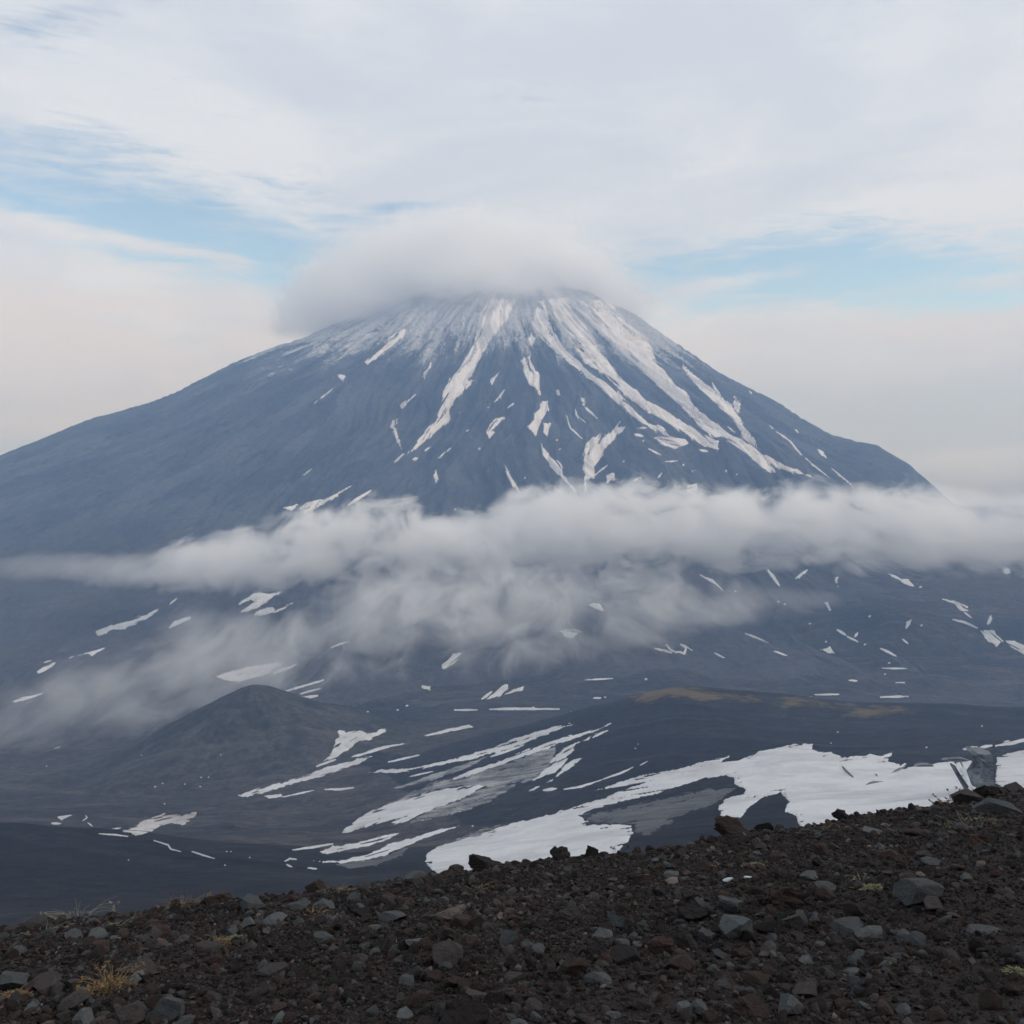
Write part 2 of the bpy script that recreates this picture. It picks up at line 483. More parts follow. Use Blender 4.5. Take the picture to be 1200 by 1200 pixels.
M_cone = valley_mat('cone_cinder', (0.034, 0.034, 0.036), (0.056, 0.054, 0.052), (0.085, 0.082, 0.076),
                    lambda n, x, y: (n.comb(n.mul(n.m('ARCTAN2', n.add(x, 700.0), n.sub(y, 2520.0)), 7.0),
                                            n.mul(n.m('SQRT', n.add(n.m('POWER', n.add(x, 700.0), 2.0), n.m('POWER', n.sub(y, 2520.0), 2.0))), 0.006), 0.0)))

# ochre growth on the crest of the near ridge: an attribute painted on the ground it grows on
def poly_sdf(P, x, y):
    P = np.asarray(P, float); Q = np.roll(P, -1, axis=0)
    d2 = np.full(x.shape, 1e18); ins = np.zeros(x.shape, bool)
    for (ax, ay), (bx, by) in zip(P, Q):
        ex, ey = bx - ax, by - ay
        L = ex * ex + ey * ey + 1e-12
        t = np.clip(((x - ax) * ex + (y - ay) * ey) / L, 0, 1)
        d2 = np.minimum(d2, (x - ax - t * ex) ** 2 + (y - ay - t * ey) ** 2)
        c = ((ay > y) != (by > y)) & (x < (bx - ax) * (y - ay) / (by - ay + 1e-12) + ax)
        ins ^= c
    return np.where(ins, 1, -1) * np.sqrt(d2)
def line_sdf(P, w, x, y):
    P = np.asarray(P, float)
    best = np.full(x.shape, -1e9)
    n_ = len(P) - 1
    for i in range(n_):
        ax, ay = P[i]; bx, by = P[i + 1]
        ex, ey = bx - ax, by - ay
        t = np.clip(((x - ax) * ex + (y - ay) * ey) / (ex * ex + ey * ey + 1e-12), 0, 1)
        dd = np.hypot(x - ax - t * ex, y - ay - t * ey)
        s = (i + t) / n_
        ww = w * (0.45 + 0.55 * np.sin(np.pi * np.clip(s, 0.04, 0.96)))
        best = np.maximum(best, ww - dd)
    return best
PXg = 600 + F * UU
PYg = HOR - F * ZZ / YY
MOSS = []
for P, y0, y1 in (
    ([(752, 806), (775, 803), (800, 805), (835, 810), (862, 812), (850, 820), (820, 824), (806, 818), (780, 818), (755, 824), (745, 822)], 1950, 2500),
    ([(905, 816), (940, 817), (955, 821), (930, 828), (912, 832), (918, 823)], 1950, 2500),
    ([(1000, 828), (1040, 829), (1068, 831), (1040, 838), (1010, 842), (985, 840)], 1950, 2500)):
    sd_ = poly_sdf(P, PXg, PYg)
    MOSS.append(np.where((YY > y0) & (YY < y1), np.clip(0.45 + sd_ / 13, 0, 1), 0))
MOSS.append(np.where((YY > 1950) & (YY < 2600), np.clip(0.52 + line_sdf([(742, 816), (790, 811), (860, 817), (950, 824), (1068, 833)], 3.0, PXg, PYg) / 16, 0, 0.5), 0))
MOSS = np.max(MOSS, axis=0)

ny, nx = UU.shape
idx = np.arange(ny * nx).reshape(ny, nx)
quads = np.stack([idx[:-1, :-1], idx[:-1, 1:], idx[1:, 1:], idx[1:, :-1]], -1).reshape(-1, 4)
ALLV = np.stack([XX, YY, ZZ], -1).reshape(-1, 3)
qx = XX[:-1, :-1].ravel(); qy = YY[:-1, :-1].ravel(); qp = PXg[:-1, :-1].ravel()
cls = np.zeros(len(quads), int)                       # 0 valley floor, 1 near ridge slopes, 2 volcano, 3 and 4 cinder cones
ridge_edge = 2250 + fbm(qx / 200, qy / 200, 2, 88) * 40
cls[(qy < ridge_edge) & (qy > 18) & (qp + (qy - 1300) * 0.16 + fbm(qx / 150, qy / 150, 3, 89) * 25 > 560 )] = 1
cls[(qy < 1150)] = 1
cls[VOLC[:-1, :-1].ravel()] = 2
for ci, (cx, cy2, R, H, k) in enumerate(CONES):
    cls[(np.hypot(qx - cx, qy - cy2) < R * 1.18) & (cls != 2)] = 3 + ci
BVH = BVHTree.FromPolygons(ALLV.tolist(), quads.tolist())
def sub_mesh(name, c, mat):
    q = quads[cls == c]
    u, inv = np.unique(q, return_inverse=True)
    return np_mesh(name, ALLV[u], inv.reshape(-1, 4), mat, attrs={'moss': MOSS.ravel()[u]})
tag(sub_mesh('valley_ground', 0, M_val), kind='structure', label='dark cinder and lava valley floor between the ridge and the volcano')
tag(sub_mesh('ridge_slope', 1, M_ridge), kind='structure', label='dark near ridge with ochre growth along its crest')
tag(sub_mesh('volcano', 2, M_volc), kind='structure', label='blue grey volcano with snow streaks and cloud hiding its top')
tag(sub_mesh('cinder_cone', 3, M_cone), kind='structure', label='low grey brown cinder cone under the drifting mist')
tag(sub_mesh('cinder_cone', 4, M_cone), kind='structure', label='small dark cinder cone at the foot of the volcano')

def hit(px, py):
    dv = Vector(((px - 600) / F, 1.0, -(py - HOR) / F))
    L = dv.length
    loc, nor, i, dist = BVH.ray_cast(Vector((0, 0, 0)), dv / L)
    return loc, nor

# ------------------------------------------------------------------ snow
def snow_mat(name, dirt, c0, c1, sharp=False):
    m, n, out = new_mat(name)
    pos = n.node('ShaderNodeNewGeometry').outputs['Position']
    x, y, z = n.sep(pos)[:3]
    a = n.add(n.mul(x, 0.42), n.mul(y, 0.9)); b = n.sub(n.mul(x, 0.9), n.mul(y, 0.42))
    st = n.comb(n.mul(a, 0.05), n.mul(b, 0.007), 0.0)
    s1 = n.noise(st, 1.0, 6, 0.68, 0.4)
    big = n.noise(pos, 0.006, 4, 0.6)
    fine = n.noise(pos, 0.22, 5, 0.7)
    wave = n.noise(pos, 0.022, 4, 0.6)
    col = n.mix(n.mul(n.sm(n.add(n.mul(big, 0.6), n.mul(wave, 0.4)), 0.42, 0.62), 0.7), c0, c1)
    sfac = n.add(n.mul(s1, 0.7), n.mul(fine, 0.3))
    if sharp: col = n.mix(n.sm(n.add(n.mul(s1, 0.5), n.add(n.mul(fine, 0.28), n.mul(wave, 0.22))), 0.43, 0.58), col, (0.050, 0.049, 0.050))
    else: col = n.mix(n.mul(n.sm(sfac, 0.62 - dirt * 0.30, 0.86 - dirt * 0.22), 0.25 + 0.75 * dirt), col, (0.075, 0.073, 0.072))
    finish(n, out, col, 0.75, n.add(n.add(n.mul(s1, 3.0), n.mul(wave, 9.0)), n.mul(fine, 1.0)), 0.8, 1.0, 0.2)
    return m
M_snow = snow_mat('old_snow', 0.28, (0.60, 0.61, 0.625), (0.40, 0.40, 0.415))
M_snow_up = snow_mat('high_snow', 0.12, (0.74, 0.71, 0.70), (0.55, 0.50, 0.48))
M_dirty = snow_mat('ash_covered_snow', 0.85, (0.34, 0.34, 0.34), (0.17, 0.17, 0.17), True)
M_veil = snow_mat('ash_veil', 0.85, (0.115, 0.117, 0.122), (0.060, 0.060, 0.063), True)
M_brownsnow = snow_mat('brown_snow', 0.6, (0.55, 0.53, 0.53), (0.26, 0.24, 0.24))
M_crack = snow_mat('crack_ice', 0.9, (0.20, 0.21, 0.22), (0.10, 0.10, 0.11))
M_water = snow_mat('meltwater', 0.0, (0.42, 0.43, 0.45), (0.38, 0.38, 0.40))

SEED = [100]
def snow(shape, pts, label, cat='snow patch', w=None, mat=None, rag=1.0, step=None, name='snow_patch', group=None, lift=0.55):
    SEED[0] += 13
    pts = np.asarray(pts, float)
    pad = 3 + (w or 0)
    x0, y0 = pts.min(0) - pad; x1, y1 = pts.max(0) + pad
    big = (x1 - x0) * (y1 - y0)
    step = step or (0.55 if big < 12000 else 0.9)
    gx, gy = np.meshgrid(np.arange(x0, x1, step), np.arange(y0, y1, step))
    f = poly_sdf(pts, gx, gy) if shape == 'p' else line_sdf(pts, w, gx, gy)
    # ragged edge, drawn out along the long axis of the patch
    c = pts - pts.mean(0)
    ev, vec = np.linalg.eigh(c.T @ c)
    ax = vec[:, 1]
    ua = gx * ax[0] + gy * ax[1]; ub = -gx * ax[1] + gy * ax[0]
    amp = rag * (1.9 if shape == 'p' else 0.5)
    thick = min(1.0, max(0.45, math.sqrt(max(ev[0], 0.1)) / 9 / max(1, len(pts) ** 0.5 * 0.3))) if shape == 'p' else 1
    f = f + amp * thick * (fbm(ua / 9, ub / 2.6, 4, SEED[0], 0.6) + 0.75 * fbm(ua / 3.6, ub / 1.1, 3, SEED[0] + 3, 0.7))
    if shape == 'p' and thick > 0.8:       # bare slits near the rim
        sl = fbm(ua / 26, ub / 2.2, 3, SEED[0] + 5)
        f = np.where((f < 6) & (sl > 0.42), np.minimum(f, (0.42 - sl) * 12), f)
    ok = f > -1.0
    keep = ok[:-1, :-1] | ok[1:, :-1] | ok[:-1, 1:] | ok[1:, 1:]
    used = np.zeros(ok.shape, bool)
    used[:-1, :-1] |= keep; used[1:, :-1] |= keep; used[:-1, 1:] |= keep; used[1:, 1:] |= keep
    ids = -np.ones(ok.shape, int); V = []; D = np.zeros(ok.shape)
    for i, j in zip(*np.nonzero(used)):
        loc, nor = hit(gx[i, j], gy[i, j])
        if loc is None: continue
        pxm = loc.y / F                                 # metres per photo pixel there
        h = lift * pxm * max(-1.6, min(1.0, f[i, j] * 0.9))
        if nor.z < 0: nor = -nor
        V.append((loc.x + nor.x * h, loc.y + nor.y * h, loc.z + nor.z * h + 0.02 * pxm))
        ids[i, j] = len(V) - 1; D[i, j] = loc.y
    q = np.stack([ids[1:, :-1], ids[1:, 1:], ids[:-1, 1:], ids[:-1, :-1]], -1)
    dd = np.stack([D[1:, :-1], D[1:, 1:], D[:-1, 1:], D[:-1, :-1]], -1)
    good = keep & (q.min(-1) >= 0) & (dd.max(-1) < dd.min(-1) * 1.06 + 5)
    if shape == 'l' and good.any():        # a drawn stroke stays one piece
        lab = np.where(good, np.arange(good.size).reshape(good.shape) + 1, 0)
        while True:
            n2 = lab.copy()
            for sy, sx in ((0, 1), (0, -1), (1, 0), (-1, 0)):
                sh = np.roll(np.pad(lab, 1), (sy, sx), (0, 1))[1:-1, 1:-1]
                n2 = np.where(good, np.maximum(n2, sh), 0)
            if (n2 == lab).all(): break
            lab = n2
        ids_, cn = np.unique(lab[lab > 0], return_counts=True)
        good = lab == ids_[cn.argmax()]
    q = q[good]
    if not len(q): return None
    u, inv = np.unique(q, return_inverse=True)
    o = np_mesh(name, np.array(V)[u], inv.reshape(-1, 4), mat or M_snow)
    return tag(o, label, cat, group)

exec(compile(r'''
U = M_snow_up
def SP(pts, label, **k): return snow('p', pts, label, **k)
def SL(pts, w, label, **k): return snow('l', pts, label, w=w, **k)
# --- on the volcano
SP([(575,350),(561,367),(559,390),(552,410),(541,430),(527,445),(520,457),(515,482),(512,492),(497,507),(486,522),(477,532),(487,526),(500,516),(512,506),(529,491),(526,481),(537,465),(556,446),(550,445),(557,430),(569,410),(577,395),(594,375),(604,352)],
   'long forked snow chute left of the rocky rib below the summit cloud', mat=U)
SP([(610,422),(621,416),(625,430),(632,440),(632,450),(634,465),(627,455),(620,450),(614,435)], 'short thick snow streak high on the middle of the volcano face', mat=U)
SP([(635,469),(642,470),(642,481),(635,492),(631,500),(629,512),(617,500),(626,492),(626,484),(632,480)], 'ashy snow patch hanging just under the short thick streak', mat=U)
SP([(632,516),(645,535),(660,545),(659,555),(676,575),(674,578),(660,561),(647,550),(637,535)], 'slanting snow tongue running into the cloud below the ashy patch', mat=U)
SP([(632,352),(626,366),(624,380),(635,397),(655,415),(680,435),(700,452),(720,470),(740,487),(760,500),(775,510),(784,511),(775,500),(760,496),(745,482),(735,470),(715,452),(695,440),(677,422),(662,409),(648,388),(642,372),(637,352)],
   'first and innermost of the three long snow streaks right of the summit rib', mat=U)
SP([(644,350),(652,375),(660,387),(672,402),(685,425),(710,440),(732,462),(755,480),(780,495),(805,512),(825,522),(842,527),(842,517),(825,510),(802,495),(785,485),(772,476),(757,470),(745,457),(730,445),(720,432),(710,420),(700,410),(695,395),(685,380),(670,367),(664,350)],
   'middle one of the three long snow streaks right of the summit rib', mat=U)
SP([(690,352),(700,375),(712,395),(720,407),(745,427),(765,447),(785,465),(805,482),(825,505),(835,512),(847,512),(865,522),(887,537),(912,548),(957,561),(920,545),(895,532),(872,517),(845,502),(827,487),(812,475),(802,457),(792,452),(780,437),(767,420),(760,397),(745,387),(732,375),(722,365),(716,352)],
   'longest and outermost of the three snow streaks, ending in a thin tail above the cloud', mat=U)
SP([(668,352),(678,366),(700,388),(718,404),(742,424),(738,414),(715,392),(696,371),(684,352)], 'thin snow ribbon high between the middle and outermost streaks', mat=U)
SP([(850,515),(875,525),(900,540),(909,552),(905,555),(892,547),(872,530)], 'brownish snow tail under the longest streak', mat=U)
SP([(800,427),(815,440),(830,452),(850,470),(860,476),(860,465),(867,470),(866,487),(872,500),(882,512),(887,525),(875,517),(867,505),(858,490),(845,478),(835,470),(820,455),(807,442)],
   'branching snow streak on the outer right face of the volcano', mat=U)
SP([(764,511),(780,512),(804,515),(806,520),(790,527),(775,520)], 'leaf shaped snow patch below the innermost long streak', mat=U)
SP([(730,491),(722,500),(732,501),(720,515),(707,526),(707,534),(697,547),(695,560),(687,562),(688,578),(684,580),(684,560),(685,545),(685,522),(695,512),(705,507),(702,520),(715,505)],
   'ragged branching snow gully dropping into the cloud below the face', mat=U, rag=1.3)
SL([(712,545),(697,557)], 1.2, 'short slanting snow sliver beside the ragged gully', mat=U)
SP([(710,557),(720,554),(721,562),(711,567)], 'round snow blob just above the cloud right of the ragged gully', mat=U)
SP([(804,569),(817,566),(816,575),(806,576)], 'bright blocky snow patch at the cloud edge under the long streaks', mat=U)
SP([(681,466),(685,466),(685,475),(702,491),(690,484),(682,474)], 'hooked snow sliver between the short streak and the long ones', mat=U)
SL([(674,479),(676,487),(686,495)], 0.9, 'thin curved snow thread beside the hooked sliver', mat=U)
SL([(664,487),(668,501),(682,514)], 0.9, 'thin snow thread nearest the ashy hanging patch', mat=U)
SP([(637,496),(645,496),(641,510),(637,507)], 'small notched snow patch touching the ashy hanging one', mat=U)
SP([(651,457),(655,456),(657,464),(653,463)], 'tiny square snow patch beside the short thick streak', mat=U)
SP([(585,436),(580,445),(576,451),(575,445)], 'small tilted snow patch under the dusted rib', mat=U)
SL([(591,457),(586,464),(580,471)], 1.3, 'broken snow dash below the small tilted patch', mat=U)
SP([(591,490),(580,500),(575,505),(580,507),(574,515),(570,505),(574,496),(582,490)], 'y shaped snow patch in the middle of the dark lower face', mat=U)
SP([(487,462),(480,470),(471,480),(469,475)], 'narrow leaf of snow left of the long forked chute', mat=U)
SP([(466,491),(463,499),(470,525),(465,515),(457,500),(459,494)], 'exclamation mark shaped snow patch left of the forked chute', mat=U)
SL([(392,454),(369,472)], 1.1, 'thin snow dash high on the left flank', mat=U)
SP([(396,439),(405,440),(401,448)], 'small triangular snow patch under the dusted left shoulder', mat=U)
SP([(509,413),(505,430),(499,439),(498,448),(496,437),(502,431)], 'wishbone shaped snow sliver above the left flank', mat=U)
SP([(474,387),(475,392),(460,405),(445,417),(430,426),(428,424),(442,414),(452,405),(456,394)], 'bright snow slash through the dusted left shoulder', mat=U)
SP([(414,568),(395,581),(375,592),(360,601),(355,607),(356,601),(351,596),(359,589),(380,585)], 'arrow shaped snow field low on the left flank above the cloud', mat=U)
SP([(350,591),(342,599),(332,595)], 'small snow fleck at the tip of the arrow shaped field', mat=U)
SL([(434,575),(420,584),(408,592)], 1.6, 'thin snow stroke half sunk in the cloud left of the hollow', mat=U)
SP([(511,551),(514,562),(511,566),(508,557)], 'teardrop of snow alone on the dark lower face', mat=U)
SL([(484,538),(489,537)], 1.9, 'round snow dot at the foot of the forked chute', mat=U)
SL([(365,550),(355,557)], 0.8, 'faint thin snow dash alone on the lower left flank', mat=U)
SP([(592,545),(597,555),(604,565),(609,578),(600,569),(595,560)], 'thin snow comma entering the cloud below the y shaped patch', mat=U)
SP([(622,389),(627,397),(622,407),(618,400)], 'diamond of snow on the dusted rib above the short thick streak', mat=U)
SP([(958,526),(963,528),(969,537),(962,533)], 'small leaf of snow on the far right shoulder of the volcano', mat=U)
SL([(910,506),(925,516),(939,533)], 1.0, 'upper one of the thin snow dashes down the right shoulder', mat=U)
SL([(944,537),(958,549),(972,560)], 0.8, 'lower one of the thin snow dashes down the right shoulder', mat=U)
SL([(975,549),(988,560),(999,570)], 1.0, 'thin snow dash nearest the end of the right shoulder', mat=U)
SL([(463,541),(473,532)], 1.0, 'broken snow dash beyond the lower tip of the forked chute', mat=U)
SL([(498,528),(503,524)], 0.9, 'tiny dash beside the lower tip of the forked chute', mat=U)
SL([(512,538),(528,525)], 0.7, 'row of faint snow specks right of the forked chute tip', mat=U)
SL([(595,478),(602,473)], 1.1, 'tiny slanting snow dash beside the ashy hanging patch', mat=U)
SL([(744,509),(753,511)], 1.6, 'small oval snow patch between the ragged gully and the leaf shaped one', mat=U)
SL([(748,502),(757,501)], 1.4, 'small snow wedge at the foot of the innermost long streak', mat=U)
SL([(760,526),(774,533)], 0.8, 'faint curved snow thread under the leaf shaped patch', mat=U)
SL([(743,563),(751,559)], 1.1, 'tiny snow dash at the cloud edge below the leaf shaped patch', mat=U)
SL([(779,541),(794,540)], 0.7, 'tiny flat snow dash on the hump below the long streaks', mat=U)
SL([(771,560),(776,554)], 1.1, 'tiny upright snow fleck on the hump above the cloud', mat=U)
SL([(820,527),(829,529)], 1.3, 'tiny snow wedge at the end of the middle long streak', mat=U)
SL([(835,399+50),(848,472)], 1.5, 'snow streak doubling the upper part of the branching one', mat=U)
for a, b, c, e in ((873,433,878,438),(853,500,860,506),(878,458,881,461),(846,392,850,397),(902,499,906,502),(932,503,936,507)):
    SL([(a,b),(c,e)], 0.8, 'tiny snow fleck on the upper right flank of the volcano', mat=U, group='tiny snow flecks on the upper right flank')
for a, b in ((547,505),(552,512),(561,526),(571,478),(540,461),(538,484),(655,527),(652,516),(695,560),(730,541),(753,517),(762,572),(800,545),(812,552),(850,552),(863,556),(533,597),(615,560)):
    SL([(a,b),(a+1.6,b-0.8)], 0.8, 'tiny snow speck on the dark lower face of the volcano', mat=U, group='tiny snow specks on the lower face')
# --- apron and valley, left
SP([(112,740),(131,733),(150,728),(167,722),(187,713),(173,724),(154,733),(146,737),(133,738),(115,745)], 'long tapering snow patch alone above the mist on the left valley side')
SP([(197,737),(204,728),(224,722),(222,726),(206,733)], 'short snow patch right of the long tapering one')
SP([(81,771),(104,764),(123,759),(113,765),(108,769),(103,766)], 'thin snow patch with a flared tip in the left valley')
SP([(43,787),(50,782),(65,776),(62,781),(45,790)], 'small snow patch below the flared one at the left')
SP([(14,822),(27,817),(52,812),(40,817),(17,823)], 'thin level snow streak at the far left of the valley')
SL([(199,708),(207,701)], 1.0, 'small snow dash above the tapering patch')
SL([(50,777),(60,774)], 0.8, 'tiny dash over the small far left snow patch')
SP([(277,709),(295,697),(304,694),(315,696),(329,694),(312,706),(300,714),(282,717),(297,706),(294,702)], 'hand shaped snow patch under the cloud band')
SP([(294,722),(305,714),(320,711),(322,716),(345,706),(325,717),(310,721)], 'fingered snow patch just below the hand shaped one')
SP([(252,792),(290,782),(325,776),(330,779),(312,790),(280,800),(262,797)], 'wide pale snow patch in the mist behind the cinder cone')
SP([(318,788),(332,783),(348,778),(335,786),(320,790)], 'slim snow patch beside the wide misty one')
for P, w, t in (([(335,810),(379,797)],1.3,'highest of the three parallel snow stripes right of the cinder cone'),([(352,813),(375,807)],1.2,'middle of the three parallel snow stripes right of the cinder cone'),([(349,819),(372,815)],1.7,'lowest and thickest of the three parallel stripes right of the cinder cone')):
    SL(P, w, t)
SL([(388,759),(400,754),(409,752)], 1.2, 'thin snow dash showing through the mist')
SP([(517,780),(532,766),(542,765),(532,777),(519,786)], 'veiled snow patch inside the mist under the cloud')
SP([(492,806),(496,803),(504,804),(505,811),(500,808)], 'small claw shaped snow patch below the mist')
SP([(646,737),(660,739),(667,737),(672,738),(681,741),(675,745),(672,748),(661,747),(660,741)], 'bird shaped snow patch in a gap of the mist')
SP([(690,708),(702,706),(710,717),(700,715)], 'snow patch half hidden in the mist above the bird shaped one')
SP([(817,672),(837,680),(849,694),(840,686),(825,677)], 'curved snow sliver just under the cloud band')
SL([(767,760),(777,762),(787,765)], 1.3, 'thin snow line at the tail of the squiggle')
SL([(781,755),(786,762),(792,764),(797,764),(802,766),(804,760),(798,755),(803,757),(811,762)], 1.3, 'squiggle of snow lines on the valley floor')
SL([(565,819),(570,815),(576,811)], 1.7, 'small snow hook left of the forked valley patch')
SP([(571,819),(580,811),(592,802),(596,802),(595,807),(587,815)], 'slanting snow tongue in the middle of the valley')
SP([(591,814),(602,808),(614,804),(612,809),(600,812)], 'snow tongue right of the slanting one')
SL([(574,831),(600,830.5),(655,831)], 1.6, 'long level snow stripe across the valley floor')
SL([(533,832),(559,832)], 1.2, 'level snow dash left of the long level stripe')
SL([(685,797),(700,796),(718,795)], 0.9, 'faint level snow thread above the ridge')
SL([(696,818),(704,818)], 1.1, 'short flat snow dash left of the ochre crest')
SL([(837,765),(849,771)], 1.0, 'short slanting snow dash right of the squiggle')
# --- apron, right
SL([(873,742),(886,747),(900,753)], 1.1, 'long slanting snow thread on the right apron')
SL([(907,763),(922,768)], 1.1, 'short snow thread after the long slanting one')
SP([(962,761),(968,760),(972,757),(979,766),(970,766)], 'tent shaped snow patch on the right apron')
SP([(966,706),(970,705),(975,716),(972,716)], 'teardrop of snow above the tent shaped patch')
SP([(978,677),(982,676),(981,683),(978,682)], 'small snow dot under the cloud above the teardrop')
SP([(1037,671),(1050,675),(1056,679),(1064,678),(1071,687),(1061,684),(1048,677)], 'stretched snow patch under the right part of the cloud')
SP([(1101,701),(1121,705),(1134,710),(1136,716),(1126,717),(1121,710),(1110,704)], 'club shaped snow patch at the right')
SL([(1117,726),(1130,729),(1145,736)], 1.6, 'slanting snow line below the club shaped patch')
SP([(1150,739),(1164,739),(1175,752),(1168,757),(1159,752)], 'broad snow patch in the gully at the right edge')
SP([(1156,731),(1161,719),(1163,725),(1159,732)], 'upright snow spur above the broad gully patch')
SP([(1177,750),(1188,751),(1204,758),(1230,772),(1218,776),(1200,767),(1185,758)], 'snow tongue that runs out at the right edge')
SL([(1130,717),(1138,724)], 1.2, 'small link of snow below the club shaped patch')
SP([(1069,725),(1065,735),(1061,738),(1062,729)], 'upright leaf of snow left of the club shaped patch')
SL([(981,738),(991,744)], 1.4, 'upper link of the broken snow line on the right apron')
SL([(993,746),(1005,752)], 1.2, 'lower link of the broken snow line on the right apron')
SL([(1032,760),(1041,764),(1050,769)], 1.5, 'curved snow dash left of the small dark cone')
SL([(1034,783),(1063,783.5)], 1.0, 'upper level snow stripe below the small dark cone')
SL([(1048,800),(1060,800)], 0.7, 'faint level snow dash between the two stripes below the small dark cone')
SL([(1032,817),(1064,816)], 1.2, 'lowest level snow stripe below the small dark cone')
SL([(955,814),(983,813.5)], 1.1, 'level snow stripe just over the ochre ridge crest')
SL([(995,797),(1005,798)], 0.9, 'tiny level dash above the ridge stripe')
SL([(1058,749),(1064,754)], 1.1, 'small comma of snow above the dark cone')
SL([(1002,746),(1005,742)], 1.7, 'small upright snow fleck beside the broken line')
SL([(899,667),(906,676),(913,686)], 1.9, 'curved snow claw hanging out of the cloud')
SL([(933,678),(946,668)], 1.5, 'snow stroke leaning the other way beside the claw')
SP([(1175,667),(1183,666),(1184,671),(1178,672)], 'snow dot under the cloud at the far right')
for a, b in ((981,687),(1078,688),(911,705),(919,708),(948,731),(1018,722),(1079,733),(967,752),(1041,777),(1013,755),(1036,790),(949,817),(861,693),(756,796),(708,817),(465,832),(476,827),(430,834),(624,829),(668,834)):
    SL([(a,b),(a+2.0,b-0.3)], 0.9, 'tiny snow speck on the valley floor or apron', group='tiny snow specks across the valley')
# --- near slopes
SP([(380,891),(390,880),(394,866),(398,864),(395,854),(405,859),(420,855),(430,860),(452,854),(451,857),(433,867),(420,869),(407,879),(394,887)], 'wing shaped snow patch at the right foot of the cinder cone')
SL([(371,898),(393,890)], 1.3, 'thin snow strip under the wing shaped patch')
SP([(280,932),(303,924),(331,917),(358,909),(381,899),(407,893),(438,885),(425,893),(407,899),(388,906),(364,913),(340,919),(314,928),(299,932),(284,934)], 'long narrow snow band passing the foot of the cinder cone')
SP([(407,888),(429,881),(449,874),(477,871),(455,876),(436,882),(420,886)], 'narrow snow band right of the wing shaped patch')
SP([(310,933),(329,930),(331,933),(316,936)], 'small flat snow patch under the long narrow band')
SL([(331,934),(350,930),(368,926)], 0.8, 'thread of snow trailing from the small flat patch')
SL([(381,925),(399,925),(414,923)], 1.3, 'flat snow streak right of the small flat patch')
SL([(455,893),(491,885)], 1.2, 'isolated snow dash above the ashy bands')
SP([(496,862),(525,854),(550,849),(555,852),(530,857),(502,863)], 'slim snow patch high on the slope below the mist')
SP([(426,905),(450,902),(480,901),(512,894),(550,885),(575,877),(612,862),(637,855),(675,847),(650,857),(620,869),(587,881),(570,884),(550,890),(512,897),(480,904),(450,906)], 'longest uppermost snow band sweeping up the near slope')
SL([(480,910),(507,904)], 1.1, 'short snow thread under the uppermost band')
SL([(575,887),(595,880),(614,873)], 1.3, 'snow thread hugging the underside of the uppermost band')
SP([(530,914),(555,902),(587,892),(612,881),(637,872),(662,864),(700,854),(719,846),(700,856),(672,866),(650,873),(640,879),(620,884),(600,891),(575,901),(550,910)], 'second long snow band sweeping up beside the ashy field')
SP([(650,886),(665,875),(690,864),(714,855),(700,863),(687,868),(675,872),(672,879),(662,888),(644,894)], 'snow band at the upper right end of the ashy field')
SP([(625,914),(645,897),(665,889),(662,895),(650,905)], 'snow wedge on the right rim of the ashy field')
SP([(682,889),(667,901),(652,911),(625,926),(620,927),(647,914),(655,905),(662,896),(672,890)], 'curved snow hook right of the ashy field')
SP([(450,945),(482,929),(512,916),(540,911),(600,893),(637,879),(652,875),(648,892),(627,914),(607,918),(575,938),(540,951),(505,960),(482,963),(487,957),(512,946),(540,937),(565,922),(540,921),(512,926),(475,936)], 'ash covered grey snow field around the clean tongue', mat=M_dirty, rag=1.4, lift=0.4)
SP([(462,924),(500,910),(540,897),(570,887),(550,899),(512,912),(475,922)], 'thin ash covered snow strip over the grey field', mat=M_dirty, lift=0.4)
SP([(401,975),(417,962),(432,952),(450,945),(475,937),(512,927),(540,922),(562,919),(566,922),(540,937),(512,946),(487,957),(472,965),(455,965),(437,967),(407,976)], 'clean white snow tongue below the ashy field', lift=0.9)
SP([(372,999),(390,991),(412,989),(444,981),(470,975),(457,984),(430,991),(405,996),(385,1000)], 'long flat snow streak over the gravel crest')
SL([(343,996),(365,993),(390,989)], 1.4, 'slim snow dash left of the long flat streak')
SP([(368,1009),(386,1009),(407,1007),(433,1001),(455,990),(477,983),(520,971),(541,967),(530,971),(500,982),(475,992),(450,1002),(425,1009),(400,1012)], 'lowest ribbon of snow before the great snowfield')
SP([(395,1013),(430,1007),(455,1001),(480,992),(470,1003),(440,1014),(410,1018)], 'thin ashy snow veil just above the gravel crest', mat=M_veil, lift=0.3)
SL([(334,1009),(340,1006),(347,1007)], 1.0, 'upper fleck of the snow crumbs left of the ribbon')
SL([(336,1013),(342,1016)], 1.0, 'lower fleck of the snow crumbs left of the ribbon')
SL([(361,1017),(371,1018)], 1.1, 'short snow dash just above the gravel crest')
SP([(499,1012),(500,1000),(512,992),(532,987),(562,979),(600,964),(625,960),(657,951),(682,943),(712,934),(740,922),(766,914),(740,919),(695,928),(720,919),(750,910),(770,905),(795,902),(820,894),(854,887),(842,894),(865,891),(891,881),(931,872),(953,872),(951,877),(959,881),(973,881),(987,888),(1021,884),(1030,887),(1046,882),(1041,891),(1055,897),(1063,894),(1058,901),(1078,898),(1101,894),(1115,892),(1122,897),(1138,922),(1142,945),(1040,975),(940,972),(932,955),(919,952),(925,938),(914,929),(895,934),(885,940),(872,952),(868,958),(845,957),(842,947),(850,937),(872,930),(874,925),(861,919),(860,911),(850,909),(825,912),(800,920),(762,932),(725,940),(700,947),(677,956),(692,965),(740,967),(742,977),(720,1005),(640,1030),(520,1035)],
